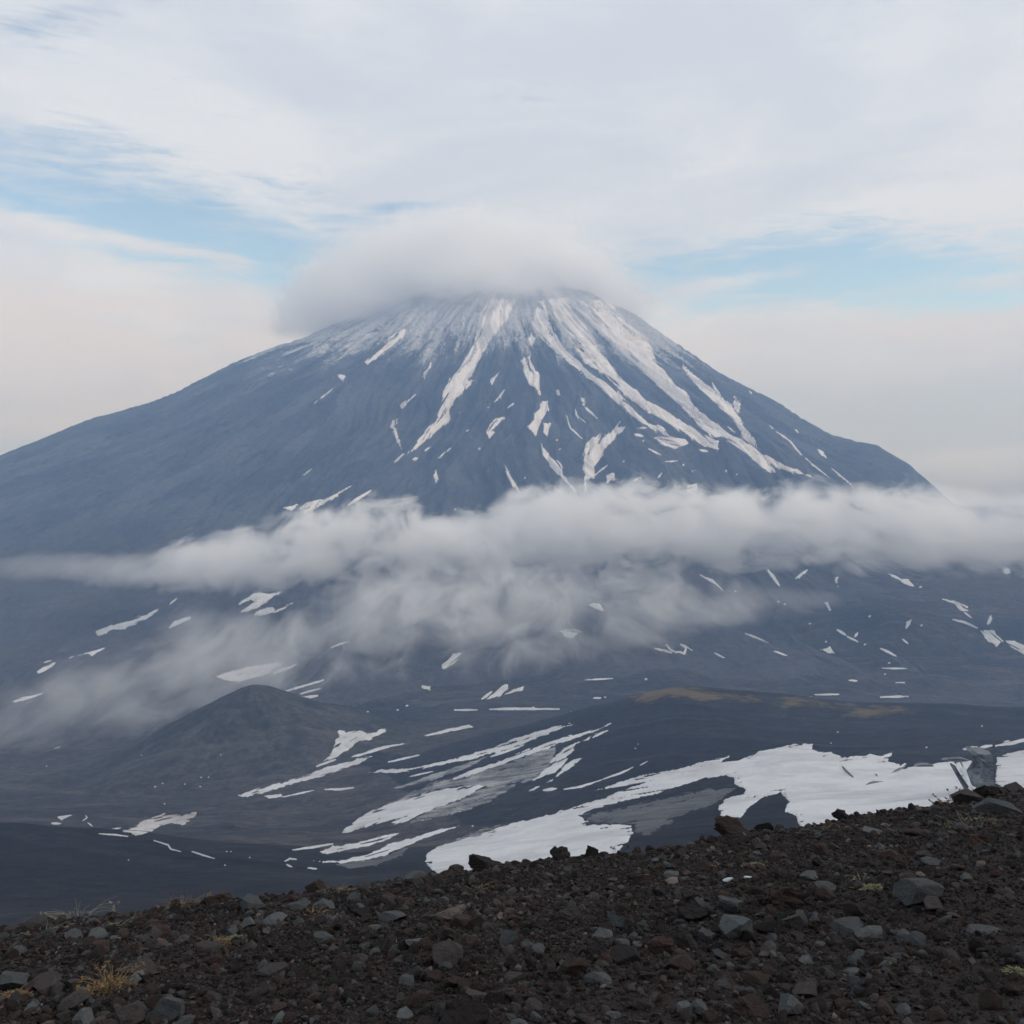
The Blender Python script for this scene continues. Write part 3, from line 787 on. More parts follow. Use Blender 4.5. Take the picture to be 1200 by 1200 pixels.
   'great white snowfield spreading behind the gravel crest', cat='snowfield', name='snowfield', lift=0.9, step=0.9)
SP([(680,958),(760,941),(800,932),(830,925),(862,922),(840,940),(790,960),(760,978),(746,976),(742,966),(700,964)], 'grey ash veil inside the bend of the great snowfield', mat=M_veil, rag=2.5, lift=0.25)
SP([(535,984),(570,970),(600,966),(598,974),(562,981)], 'ashy strip on the upper rim of the great snowfield', mat=M_dirty, lift=0.4)
SP([(1169,888),(1180,883),(1200,879),(1270,866),(1270,935),(1200,930),(1166,918)], 'smooth snow slope right of the ice wall', cat='snowfield', name='snowfield', lift=0.9)
SP([(1117,894),(1130,893),(1140,891),(1152,893),(1158,905),(1150,915),(1146,938),(1138,924),(1127,906)], 'folded snow between the snowfield and the ice wall', lift=1.2)
SL([(1129,878),(1137,877),(1145,875.5)], 1.9, 'first of the broken snow dashes above the ice wall')
SL([(1149,876),(1162,873.5)], 1.7, 'second of the broken snow dashes above the ice wall')
SL([(1167,874),(1185,871),(1200,867),(1240,857)], 2.0, 'longest of the broken snow dashes, running out at the right edge')
SL([(1176,870),(1183,868)], 1.0, 'tiny snow fleck riding on the longest broken dash')
SL([(661,925),(680,922),(705,914)], 1.2, 'lower part of the dotted snow line over the great snowfield')
SL([(707,913),(725,907),(742,899)], 1.1, 'upper part of the dotted snow line over the great snowfield')
SL([(637,926),(652,924)], 1.8, 'plump snow dash at the lower end of the dotted line')
SL([(750,897),(759,892)], 0.8, 'faint snow dash at the upper end of the dotted line')
for a, b in ((744,877),(747,872),(981,858),(1150,851),(973,871),(553,968),(1085,876)):
    SL([(a,b),(a+1.5,b-0.3)], 0.7, 'tiny snow speck on the dark near ridge', group='tiny snow specks on the near ridge')
for P, w, t in (([(985,897),(990,903),(994,907),(1000,912)],1.3,'s shaped dark crack in the great snowfield'),([(1014,921),(1024,918),(1037,916.5)],1.0,'flat dark crack low in the great snowfield'),([(1026,908),(1029,911)],0.9,'tiny crack between the two longer ones in the snowfield'),([(1044,907),(1054,903),(1061,898)],1.0,'dark slit along the upper rim of the great snowfield')):
    SL(P, w, t, cat='crevasse', name='snow_crack', mat=M_crack, lift=3.0)
# --- bottom left of the valley
SP([(170,959),(192,955),(212,955),(231,952),(222,962),(215,967),(200,964),(187,967),(175,977),(160,980),(145,974),(162,966)], 'grey brown snow patch at the head of the meltwater stream', mat=M_brownsnow, rag=1.5)
SP([(66,957),(85,955),(72,961)], 'small white wedge of snow at the far left valley bottom')
SL([(61,965),(71,965)], 1.3, 'small flat snow dash under the white wedge')
SL([(116,977),(133,978),(150,980)], 0.9, 'thin pale thread of snow left of the grey brown patch')
SL([(125,973),(142,970)], 0.8, 'thin pale thread just above the other left of the grey brown patch')
SL([(97,962),(102,958),(100,955)], 0.8, 'kinked snow thread right of the white wedge')
SL([(103,964),(108,968)], 0.8, 'tiny snow hook under the kinked thread')
SL([(62,878),(71,875)], 0.8, 'faint snow dash alone under the left mist')
SL([(181,985),(190,988),(197,990),(200,995),(212,998)], 1.0, 'upper reach of the pale meltwater stream', cat='stream', name='meltwater_stream', mat=M_water)
SL([(225,998),(238,1002),(251,1006)], 1.0, 'lower reach of the pale meltwater stream', cat='stream', name='meltwater_stream', mat=M_water)
for a, b in ((181,922),(190,918),(216,919),(235,911),(244,911),(234,922),(265,998),(270,998),(292,1005),(150,1008),(263,1014),(54,898),(165,885),(258,885),(192,942)):
    SL([(a,b),(a+1.3,b-0.3)], 0.7, 'tiny pale speck of snow on the dark lower left slopes', group='tiny pale specks on the lower left slopes')
''', 'snowdata', 'exec'))

# ------------------------------------------------------------------ ice wall in the snowfield
def ice_mat():
    m, n, out = new_mat('dirty_ice')
    pos = n.node('ShaderNodeNewGeometry').outputs['Position']
    x, y, z = n.sep(pos)[:3]
    s = n.noise(n.comb(n.mul(x, 0.05), n.mul(y, 0.05), n.mul(z, 0.35)), 1.0, 5, 0.65, 1.0)
    big = n.noise(pos, 0.05, 4, 0.6)
    col = n.mix(n.sm(s, 0.35, 0.6), (0.06, 0.06, 0.065), (0.17, 0.175, 0.185))
    col = n.mix(n.sm(big, 0.54, 0.70), col, (0.26, 0.27, 0.29))
    finish(n, out, col, 0.6, s, 0.8, 3.0)
    return m
M_ice = ice_mat()
def ice_wall(outline, label, back=25.0, name='ice_wall', dist=None):
    P = np.array(outline, float)
    lo, _ = hit(P[:, 0].mean(), P[:, 1].max() - 2)
    Y = dist or lo.y - 6
    fr = []
    for k, (px, py) in enumerate(P):
        dy = (vnoise(k * 0.7, 3.3, 9) - 0.5) * 10
        fr.append(((px - 600) / F * Y, Y + dy, -(py - HOR) / F * Y))
    bm_v = []; faces = []
    nP = len(fr)
    c = np.mean(fr, axis=0)
    rings = 7
    for r in range(rings):
        t = r / (rings - 1)
        for k, p in enumerate(fr):
            q = c + (np.array(p) - c) * (1 - 0.10 * abs(t - 0.3))
            j = (vnoise(k * 1.3, r * 1.7, 14) - 0.5) * 3
            bm_v.append((q[0] + j, q[1] + back * t, q[2] + j * 0.5))
    for r in range(rings - 1):
        for k in range(nP):
            a = r * nP + k; b = r * nP + (k + 1) % nP
            faces.append((a, b, b + nP, a + nP))
    me = bpy.data.meshes.new(name)
    f0 = len(bm_v); bm_v.append((c[0], c[1] + 3.5, c[2])); bm_v.append((c[0], c[1] + back, c[2]))
    for k in range(nP):
        faces.append((f0, (k + 1) % nP, k))
        faces.append((f0 + 1, (rings - 1) * nP + k, (rings - 1) * nP + (k + 1) % nP))
    me.from_pydata(bm_v, [], faces); me.materials.append(M_ice)
    o = bpy.data.objects.new(name, me); COL.objects.link(o)
    return o
tag(ice_wall([(1145,886),(1150,884.5),(1158,884.8),(1164,884.5),(1167,888),(1166.5,900),(1166,922),(1150,930),(1147,915),(1155,912),(1159,905),(1158,897),(1155,892),(1148,889)],
    'dark upright wall of dirty ice rising from the snowfield behind the gravel crest'), 'dark upright wall of dirty ice rising from the snowfield behind the gravel crest', 'ice wall')
tag(ice_wall([(1145,900),(1150,898),(1156,901),(1159,907),(1157,911),(1150,911),(1145,905)],
    '', back=8, name='ice_block', dist=None), 'grey rounded ice block leaning on the dark ice wall', 'ice block')
tag(ice_wall([(1117,897),(1121,899),(1130,912),(1137,924),(1136,930),(1129,918)], '', back=6, name='snow_crevasse_edge'),
    'dirty slanting crevasse edge at the end of the great snowfield', 'crevasse')
tag(ice_wall([(1106,892),(1112,890.5),(1128,889),(1138,893),(1128,894.5),(1116,893.5)], '', back=8, name='ice_block'),
    'flat dirty ice slab on the upper rim of the snowfield', 'ice slab')
tag(ice_wall([(1074,899),(1080,897),(1090,896.5),(1096,899),(1088,901),(1080,901)], '', back=8, name='ice_block'),
    'small grey ice slab left of the larger slab on the snowfield rim', 'ice slab')

# ------------------------------------------------------------------ low clouds
def cloud_mat(name, build, dens, color=(0.999, 0.999, 0.999), step=0.2, aniso=0.2):
    m, n, out = new_mat(name)
    pos = n.node('ShaderNodeNewGeometry').outputs['Position']
    dsty = build(n, pos)
    v = n.node('ShaderNodeVolumePrincipled')
    v.inputs['Density Attribute'].default_value = ''
    v.inputs['Absorption Color'].default_value = (1, 1, 1, 1)
    v.inputs['Color'].default_value = tuple(color) + (1,)
    v.inputs['Anisotropy'].default_value = aniso
    n.put(v.inputs['Density'], n.mul(dsty, dens))
    n.t.links.new(v.outputs[0], out.inputs['Volume'])
    m.cycles.volume_step_rate = step
    return m
def band_build(Yc, dep, pts, nscale, namp, lo, hi, detail=5, seed=0.0, slant=0.0):
    k = Yc / F
    cz = [((p[0] - 600) * k, -(p[1] - HOR) * k) for p in pts]
    ch = [((p[0] - 600) * k, p[2] * k) for p in pts]
    cd = [((p[0] - 600) * k, p[3]) for p in pts]
    def build(n, pos):
        x, y, z = n.sep(pos)[:3]
        zc = n.curve(x, cz, min(v for _, v in cz) - 50, max(v for _, v in cz) + 50)
        hh = n.curve(x, ch, 0, max(v for _, v in ch) * 1.2)
        ww = n.curve(x, cd, 0, 1.3)
        p2 = n.comb(n.add(x, seed), n.mul(y, 0.28), n.mul(z, 1.35))
        f1 = n.noise(p2, nscale, detail, 0.68, 0.6)
        f0 = n.noise(n.comb(n.add(x, seed + 333.0), n.mul(y, 0.6), n.mul(z, 1.5)), nscale * 0.42, 2, 0.5, 0.2)
        a = n.div(n.sub(z, zc), hh); b = n.div(n.sub(y, Yc), dep)
        r2 = n.add(n.mul(a, a), n.mul(b, b))
        v = n.add(n.sub(1.0, r2), n.add(n.mul(n.sub(f1, 0.5), namp), n.mul(n.sub(f0, 0.5), namp * 0.42)))
        return n.mul(n.sm(v, lo, hi), ww)
    return build
def band_domain(name, Yc, dep, pts, mat, pad=1.55, padd=1.35):
    k = Yc / F
    xs = np.linspace(pts[0][0], pts[-1][0], 90)
    V = []; Fc = []
    ns_ = 20
    for i, px in enumerate(xs):
        row = np.interp(px, [p[0] for p in pts], [p[1] for p in pts])
        hh = np.interp(px, [p[0] for p in pts], [p[2] for p in pts])
        tap = 0.25 + 0.75 * min(1, min(i, len(xs) - 1 - i) / 4)
        for j in range(ns_):
            a = 2 * math.pi * j / ns_
            V.append(((px - 600) * k, Yc + math.cos(a) * dep * padd * tap, -(row - HOR) * k + math.sin(a) * hh * k * pad * tap))
    for i in range(len(xs) - 1):
        for j in range(ns_):
            a = i * ns_ + j; b = i * ns_ + (j + 1) % ns_
            Fc.append((a, a + ns_, b + ns_, b))
    me = bpy.data.meshes.new(name)
    Fc.append(tuple(range(ns_))); Fc.append(tuple(reversed(range((len(xs) - 1) * ns_, len(xs) * ns_))))
    me.from_pydata(V, [], Fc); me.materials.append(mat)
    b_ = bmesh.new(); b_.from_mesh(me); bmesh.ops.recalc_face_normals(b_, faces=b_.faces); b_.to_mesh(me); b_.free()
    o = bpy.data.objects.new(name, me); COL.objects.link(o)
    return o
B1 = [(-60,664,10,.03),(0,667,13,.06),(60,664,18,.10),(150,668,22,.26),(200,664,28,.55),(300,652,40,1),(400,638,44,1),(465,628,52,1),(510,642,38,1),(600,628,50,1),
      (700,618,54,1),(850,620,50,1),(950,617,52,1),(1050,617,54,1),(1110,620,52,1),(1200,622,50,1),(1350,622,60,1),(1500,622,60,1)]
m1 = cloud_mat('cloud_band_vapour', band_build(3900, 170, B1, 0.0068, 3.5, -0.25, 1.25, 7, 0.0), 0.0170, step=0.11)
tag(band_domain('cloud', 3900, 170, B1, m1, 1.9, 1.6), 'long low grey cloud band lying across the foot of the volcano', 'cloud', kind='stuff')
B2 = [(-60,890,44,.3),(0,868,60,.5),(60,844,62,.62),(120,818,62,.65),(200,790,62,.85),(300,766,58,.85),(400,745,58,.95),(500,722,66,1.15),(600,716,66,1.05),(700,712,60,.95),
      (800,708,44,.8),(860,708,34,.55),(920,706,18,.3),(980,700,10,.2)]
m2 = cloud_mat('mist_vapour', band_build(2800, 150, B2, 0.0080, 4.6, -0.25, 2.2, 7, 900.0), 0.0085, step=0.13)
tag(band_domain('mist', 2800, 150, B2, m2, 1.9, 1.6), 'ragged thin mist drifting over the valley and the cinder cone', 'mist', kind='stuff')

B3 = [(1000,590,20,.4),(1080,575,38,.8),(1200,562,52,1),(1400,560,60,1),(1900,560,60,1)]
m4 = cloud_mat('far_cloud_vapour', band_build(14500, 1300, B3, 0.0007, 1.6, 0.0, 0.9, 3, 50.0, ), 0.0022, step=0.3)
tag(band_domain('cloud', 14500, 1300, B3, m4, 1.6, 1.4), 'distant pale cloud bank beyond the right foot of the volcano', 'cloud', kind='stuff')

def cap_build(n, pos):
    x, y, z = n.sep(pos)[:3]
    zb = n.add(1125.0, n.mul(n.add(x, 300.0), 0.04))
    a = n.div(n.add(x, 430.0), 1950.0); b = n.div(n.sub(y, 9000.0), 1350.0)
    c = n.div(n.m('MAXIMUM', n.sub(z, 1150.0), 0.0), 1130.0)
    r2 = n.add(n.add(n.mul(a, a), n.mul(b, b)), n.m('POWER', c, 2.2))
    f1 = n.noise(n.comb(x, y, n.mul(z, 1.6)), 0.0016, 4, 0.5, 0.3)
    f2 = n.noise(n.comb(x, y, n.mul(z, 1.3)), 0.008, 4, 0.6, 0.4)
    v = n.add(n.sub(1.0, r2), n.add(n.mul(n.sub(f1, 0.5), 1.2), n.mul(n.sub(f2, 0.5), 0.75)))
    bot = n.sm(n.add(n.sub(z, zb), n.mul(n.sub(f2, 0.5), 120.0)), -30, 90)
    return n.mul(n.mul(n.sm(v, 0.0, 0.75), bot), 1.0)
m3 = cloud_mat('cap_cloud_vapour', cap_build, 0.0065, step=0.30, aniso=0.0)
import bmesh
bm = bmesh.new()
bmesh.ops.create_icosphere(bm, subdivisions=4, radius=1)
for v in bm.verts:
    v.co = Vector((v.co.x * 2200 - 430, v.co.y * 1560 + 9000, 1010 + max(v.co.z, -0.02) * 1480))
me = bpy.data.meshes.new('cloud'); bm.to_mesh(me); bm.free(); me.materials.append(m3)
o = bpy.data.objects.new('cloud', me); COL.objects.link(o)
tag(o, 'smooth pale cap cloud sitting over the summit of the volcano', 'cloud', kind='stuff')

# ------------------------------------------------------------------ haze
m, n, out = new_mat('haze_air')
v = n.node('ShaderNodeVolumePrincipled')
v.inputs['Density Attribute'].default_value = ''
v.inputs['Color'].default_value = (0.37, 0.60, 1.0, 1)
v.inputs['Absorption Color'].default_value = (1, 1, 1, 1)
v.inputs['Density'].default_value = 7.8e-5
v.inputs['Anisotropy'].default_value = 0.0
n.t.links.new(v.outputs[0], out.inputs['Volume'])
m.cycles.homogeneous_volume = True
zlo = float(ZZ.min()) - 2; zhi = float(ZZ.max()) + 30
bm = bmesh.new(); bmesh.ops.create_cube(bm, size=1)
for v_ in bm.verts:
    v_.co = Vector((v_.co.x * 80000, v_.co.y * 36000 + 15500, (zlo + zhi) / 2 + v_.co.z * (zhi - zlo)))
me = bpy.data.meshes.new('haze'); bm.to_mesh(me); bm.free(); me.materials.append(m)
hz = bpy.data.objects.new('haze', me); COL.objects.link(hz)
tag(hz, kind='stuff', label='thin blue air between the gravel crest and the volcano')

# ------------------------------------------------------------------ foreground slope
A0, B0, C0 = -1.52, -0.296, 0.088
CR = np.array([(-700,1190),(-300,1125),(0,1086),(60,1074),(200,1058),(270,1048),(400,1036),(500,1020),(600,1008),(700,993),(800,983),(850,972),(960,962),(1050,944),(1110,934),(1200,921),(1500,880),(1900,840)], float)
def crestY(u):
    py = np.interp(600 + F * u, CR[:, 0], CR[:, 1])
    t = (py - HOR) / F
    return np.clip(-A0 / np.maximum(t + B0 + C0 * u, 0.03), 5, 24)
def ground(x, y):
    x = np.asarray(x, float); y = np.asarray(y, float)
    u = np.clip(x / np.maximum(y, 2.0), -1.1, 1.1)
    z = A0 + B0 * y + C0 * x
    e = (y - crestY(u) - 0.35) / 0.5
    z = z - 0.42 * 0.5 * np.log1p(np.exp(np.clip(e, -30, 60)))
    z = z + fbm(x / 1.6, y / 1.6, 3, 201) * 0.055 + fbm(x / 0.45, y / 0.45, 4, 207) * 0.030
    z = z - np.maximum(y - 24, 0) * 1.5
    return z
def gz(x, y): return float(ground(np.array([x]), np.array([y]))[0])
def ground_at(px, py):
    u = (px - 600) / F; t = (py - HOR) / F
    Ys = np.arange(2.5, 26, 0.02)
    d_ = -t * Ys - ground(u * Ys, Ys)
    k = np.nonzero(d_ <= 0)[0]
    if len(k): Y = Ys[k[0]]
    else: Y = Ys[np.argmin(d_)]
    return u * Y, Y
def gravel_ground_mat():
    m, n, out = new_mat('cinder_gravel')
    pos = n.node('ShaderNodeNewGeometry').outputs['Position']
    a = n.noise(pos, 1.2, 4, 0.6)
    b = n.noise(pos, 34.0, 4, 0.7)
    vor = n.node('ShaderNodeTexVoronoi'); n.put(vor.inputs['Vector'], pos); vor.inputs['Scale'].default_value = 70
    vc = n.node('ShaderNodeSeparateColor'); n.put(vc.inputs[0], vor.outputs['Color'])
    col = n.mix(n.sm(a, 0.35, 0.65), (0.016, 0.0125, 0.0115), (0.024, 0.0185, 0.0165))
    col = n.mix(n.mul(n.sm(vc.outputs[0], 0.5, 1.0), 0.6), col, (0.045, 0.039, 0.037))
    h = n.add(n.mul(vor.outputs['Distance'], -0.012), n.mul(b, 0.012))
    finish(n, out, col, 0.95, h, 1.0, 1.0, 0.15)
    return m
M_ground = gravel_ground_mat()
gxs = np.arange(-17, 17.001, 0.06); gys = np.concatenate([np.arange(-6, 3, 0.2), np.arange(3, 19, 0.05), np.arange(19, 28, 0.3)])
gX, gY = np.meshgrid(gxs, gys)
gZ = ground(gX, gY)
i2 = np.arange(gX.size).reshape(gX.shape)
q2 = np.stack([i2[:-1, :-1], i2[:-1, 1:], i2[1:, 1:], i2[1:, :-1]], -1).reshape(-1, 4)
tag(np_mesh('gravel_slope', np.stack([gX, gY, gZ], -1).reshape(-1, 3), q2, M_ground), kind='structure', label='dark brown cinder slope in front')

# ------------------------------------------------------------------ stones
def rock_mat():
    m, n, out = new_mat('lava_stone')
    tc = n.node('ShaderNodeTexCoord').outputs['Object']
    pos = n.node('ShaderNodeNewGeometry').outputs['Position']
    t = n.attr('tint').outputs['Color']
    rnd = n.node('ShaderNodeObjectInfo').outputs['Random']
    a = n.noise(pos, 22.0, 5, 0.7)
    b = n.noise(pos, 95.0, 4, 0.7)
    v = n.add(n.add(0.05, n.mul(a, 1.30)), n.add(n.mul(b, 0.75), n.mul(rnd, 0.18)))
    v = n.m('MAXIMUM', v, 0.2)
    mul = n.node('ShaderNodeMix', data_type='RGBA', blend_type='MULTIPLY')
    mul.inputs[0].default_value = 1
    n.put(mul.inputs[6], t); n.put(mul.inputs[7], n.comb(v, v, v))
    finish(n, out, mul.outputs[2], 0.92, n.add(n.mul(a, 0.03), n.mul(b, 0.010)), 1.0, 1.0, 0.2)
    return m
M_rock = rock_mat()
def ico(sub):
    bm = bmesh.new(); bmesh.ops.create_icosphere(bm, subdivisions=sub, radius=1)
    V = np.array([v.co[:] for v in bm.verts]); Fc = np.array([[v.index for v in f.verts] for f in bm.faces]); bm.free()
    return V, Fc
ICO = {s: ico(s) for s in (1, 2, 3, 4)}
def stone(sub, rng, cuts=9, rough=0.05, aspect=(1, 0.8, 0.6), scoria=0.0):
    V, Fc = ICO[sub]; V = V.copy()
    for k in range(cuts):
        d_ = rng.normal(size=3); d_ /= np.linalg.norm(d_)
        h = rng.uniform(0.30, 0.72)
        p = V @ d_
        V -= np.outer(np.maximum(p - h, 0), d_)
    nn = V / np.linalg.norm(V, axis=1, keepdims=True)
    o1 = rng.uniform(0, 50)
    dsp = fbm(nn[:, 0] * 2.2 + o1 + nn[:, 2] * 1.3, nn[:, 1] * 2.2 - o1 + nn[:, 2] * 1.7, 4, 7, 0.6)
    V = V * (1 + (rough + scoria) * dsp)[:, None]
    if scoria:
        d2 = fbm(nn[:, 0] * 6 + o1 + nn[:, 2] * 5, nn[:, 1] * 6 + nn[:, 2] * 3, 3, 17)
        V = V * (1 + scoria * 0.5 * d2)[:, None]
    V = V * np.array(aspect)
    ext = V.max(0) - V.min(0)
    V = V / ext[0]                      # unit width
    return V, Fc
GREY = (0.050, 0.054, 0.056); GREYL = (0.074, 0.079, 0.080); BLUE = (0.056, 0.065, 0.068)
BROWN = (0.026, 0.0185, 0.0165); DARK = (0.014, 0.012, 0.0122); RED = (0.034, 0.0215, 0.0185); TAN = (0.105, 0.086, 0.076); MID = (0.040, 0.035, 0.034)

# the stones one can point at: px, py of the centre, width in px, height ratio, depth ratio, colour, kind, label
HERO = [
 (1072,1050,50,.62,.8,GREY,0,'large angular grey boulder alone on the right of the gravel'),
 (862,1088,42,.62,.9,BLUE,0,'fan shaped grey blue stone below the cluster of dark rocks'),
 (827,1095,22,.7,.9,GREY,0,'small grey stone left of the fan shaped one'),
 (858,1062,26,.75,.9,GREY,0,'grey stone above the fan shaped one, left of the dark cluster'),
 (915,1050,46,.72,.9,BROWN,1,'largest dark brown rock of the cluster right of centre'),
 (898,1085,34,.7,.9,DARK,0,'black angular rock at the foot of the dark cluster'),
 (928,1078,30,.7,.9,MID,0,'dark grey rock on the right of the dark cluster'),
 (812,1070,34,.85,.9,DARK,1,'blackish rock left of the dark cluster'),
 (806,1050,18,.9,.5,MID,0,'thin slab standing on edge above the blackish rock'),
 (598,1099,24,1.15,.8,GREY,0,'upright grey block near the middle of the gravel'),
 (533,1069,34,.66,.9,TAN,0,'pale tan rounded stone left of the middle'),
 (540,1080,28,.6,.9,RED,0,'reddish stone leaning under the pale tan one'),
 (458,1074,38,.34,.9,GREY,0,'long low grey stone left of the pale tan one'),
 (492,1106,27,.45,.9,GREYL,0,'flat grey stone in the middle left of the gravel'),
 (442,1086,18,.4,.9,GREYL,0,'small pale flat stone under the long low grey one'),
 (725,1080,30,.66,.9,BLUE,0,'blue grey stone right of the middle'),
 (704,1094,26,.42,.9,GREYL,0,'pale wedge shaped stone under the blue grey one'),
 (205,1177,38,.85,.8,GREY,0,'pointed grey stone near the bottom left'),
 (14,1146,44,.8,.9,GREY,0,'big grey stone cut by the left edge'),
 (48,1150,36,.5,.9,MID,0,'dark slab beside the big grey stone at the left edge'),
 (168,1135,38,.55,.9,MID,0,'dark grey stone beside the orange tuft'),
 (130,1112,0,0,0,0,0,''),
 (325,1076,32,.45,.9,GREYL,0,'flat pale grey stone under the left crest'),
 (295,1062,36,.42,.9,GREY,0,'low grey stone just behind the flat pale one'),
 (381,1098,28,.55,.9,GREY,0,'rounded grey stone left of the middle'),
 (346,1062,26,.5,.9,GREY,0,'grey stone near the dark block at the crest'),
 (120,1113,20,.6,.9,RED,0,'small rusty brown stone on the left'),
 (250,1128,26,.65,.9,BROWN,1,'dark brown lump below the spreading yellow plant'),
 (325,1136,38,.4,.9,MID,0,'flat slanting dark slab left of the middle'),
 (370,1041,28,.85,.9,BROWN,1,'dark block like rock on the crest left of the middle'),
 (258,1053,30,.5,.9,BROWN,1,'low dark rock on the left part of the crest'),
 (566,999,38,.46,.9,DARK,1,'jagged black rock on the crest in front of the snowfield'),
 (575,1008,16,.8,.6,GREY,0,'small tilted grey stone under the jagged black rock'),
 (692,981,18,1.0,.8,DARK,1,'small pointed dark rock on the crest'),
 (655,990,24,.6,.9,DARK,1,'rounded dark rock on the crest left of the pointed one'),
 (855,961,40,.52,.9,BROWN,1,'broad brown rock on the crest with dry moss on it'),
 (900,967,22,.6,.9,DARK,0,'small dark rock on the crest beside the broad brown one'),
 (1128,934,32,.66,.9,MID,0,'smooth dark grey boulder on the right part of the crest'),
 (1152,916,28,.7,.9,DARK,1,'black lump on the crest in front of the ice wall'),
 (1170,919,24,.5,.9,DARK,0,'flat black rock right of the black lump on the crest'),
 (1193,919,24,.6,.9,MID,0,'dark block on the crest at the right edge'),
 (1170,945,44,.38,.9,GREY,0,'wide flat grey slab below the crest at the right'),
 (985,956,20,.6,.9,DARK,1,'dark rock breaking the crest above the bare gravel'),
 (1022,976,24,.2,.7,GREYL,0,'thin pale slab lying flat below the right crest'),
 (1094,1011,24,.34,.8,GREY,0,'flat grey chip on the right gravel'),
 (1047,1001,22,.6,.9,RED,0,'rusty red stone above the large angular boulder'),
 (1140,984,30,.6,.9,RED,1,'dull red rock at the right below the crest'),
 (968,1041,24,.7,.9,GREY,0,'grey stone between the dark cluster and the green plant'),
 (997,1087,36,.42,.9,GREY,0,'wide grey stone below the green plant'),
 (1026,1094,34,.38,.8,GREYL,0,'pale shell like stone right of the wide grey one'),
 (1060,1099,20,.6,.9,GREY,0,'little grey stone right of the shell like one'),
 (1148,1089,36,.3,.8,GREY,0,'flat grey stone in the right gravel'),
 (1098,1064,22,.5,.9,MID,0,'small brown grey stone beside the large angular boulder'),
 (674,1072,28,.7,.9,MID,1,'dark brown rounded rock right of the upright block'),
 (532,1118,36,.6,.9,MID,0,'dark rock below the upright grey block'),
 (602,1076,18,.5,.8,RED,0,'small brick red stone above the upright block'),
 (475,1055,20,.5,.8,RED,0,'small brick red stone near the long low grey one'),
 (696,1115,26,.65,.9,DARK,1,'dark round lump near the bottom middle'),
 (775,1108,32,.62,.9,RED,1,'dark rusty boulder right of the middle'),
 (733,1122,34,.55,.9,DARK,0,'blackish stone left of the rusty boulder'),
 (798,1098,36,.6,.9,DARK,1,'black scoria lump beside the rusty boulder'),
 (750,1030,30,.55,.9,BROWN,1,'dark brown rock in the upper middle of the gravel'),
 (785,1024,18,.5,.9,GREYL,0,'small pale stone in the upper middle of the gravel'),
 (946,1160,34,.62,.9,MID,0,'dark grey rock near the bottom right'),
 (926,1165,24,.6,.9,BROWN,0,'brown rock touching the dark grey one near the bottom right'),
 (880,1183,44,.55,.9,BROWN,1,'brown scoria rock at the bottom right'),
 (822,1182,22,.9,.8,GREY,0,'pale leaning stone at the bottom right of the middle'),
 (548,1188,60,.42,.9,DARK,1,'low black scoria mound at the bottom middle'),
 (1020,1137,0,0,0,0,0,''),
 (1042,1126,14,.8,.8,GREYL,0,'small pale pyramid stone on the right gravel'),
 (943,1125,16,.7,.8,GREYL,0,'small pale stone above the bottom right rocks'),
 (1000,1137,20,.35,.8,GREYL,0,'flat pale flake on the lower right gravel'),
 (478,1150,20,.5,.9,GREY,0,'small grey stone near the bottom middle left'),
 (605,1144,22,.5,.9,MID,0,'small brown grey stone near the bottom middle'),
 (475,1188,20,.6,.9,GREYL,0,'pale stone at the bottom middle left'),
 (330,1195,18,.6,.9,GREYL,0,'pale stone at the very bottom left of the middle'),
 (97,1196,28,.6,.9,GREYL,0,'pale grey stone at the bottom left corner'),
 (146,1048,0,0,0,0,0,''),
 (88,1096,22,.4,.9,GREY,0,'flat grey stone left below the thin grass'),
 (110,1097,20,.4,.9,GREYL,0,'flat pale stone beside the other under the thin grass'),
 (160,1190,34,.6,.9,MID,0,'dark stone at the bottom left below the orange tuft'),
 (85,1175,34,.5,.9,MID,0,'dark slab near the bottom left corner'),
]
def mk_obj(name, V, Fc, col, smooth=False):
    return np_mesh(name, V, Fc, M_rock, nside=3, cols=np.tile(np.array(col), (len(V), 1)), smooth=smooth)
rr = np.random.default_rng(5)
taken = []
for px, py, w, hr, dr, col, kind, label in HERO:
    if not w: continue
    V, Fc = stone(4, rr, cuts=int(rr.integers(8, 13)) if not kind else 6, rough=0.09, aspect=(1, dr, hr), scoria=0.22 if kind else 0.0)
    ext = V.max(0) - V.min(0)
    V[:, 2] *= hr / ext[2]; V[:, 1] *= dr / ext[1]
    base_py = py + w * hr * 0.36
    u = (px - 600) / F
    cyv = crestY(np.array([u]))[0]
    X, Y = ground_at(px, base_py)
    if Y > cyv + 0.25: Y = cyv + 0.2; X = u * Y
    s = w / F * Y
    # faces the camera: no spin for flat ones, small spin otherwise
    an = rr.uniform(-0.5, 0.5)
    c_, s_ = math.cos(an), math.sin(an)
    V = V @ np.array([[c_, s_, 0], [-s_, c_, 0], [0, 0, 1]])
    V = V / (V[:, 0].max() - V[:, 0].min()) * s * 1.04
    z0 = gz(X, Y)
    o = mk_obj('rock', V, Fc, col, smooth=False)
    zc = z0 + (V[:, 2].max() - V[:, 2].min()) * 0.30
    o.location = (X, Y, zc)
    o.rotation_euler = (rr.uniform(-.12, .12), rr.uniform(-.18, .18), 0)
    tag(o, label, 'rock', 'rocks on the gravel slope')
    taken.append((X, Y, s * 0.5))

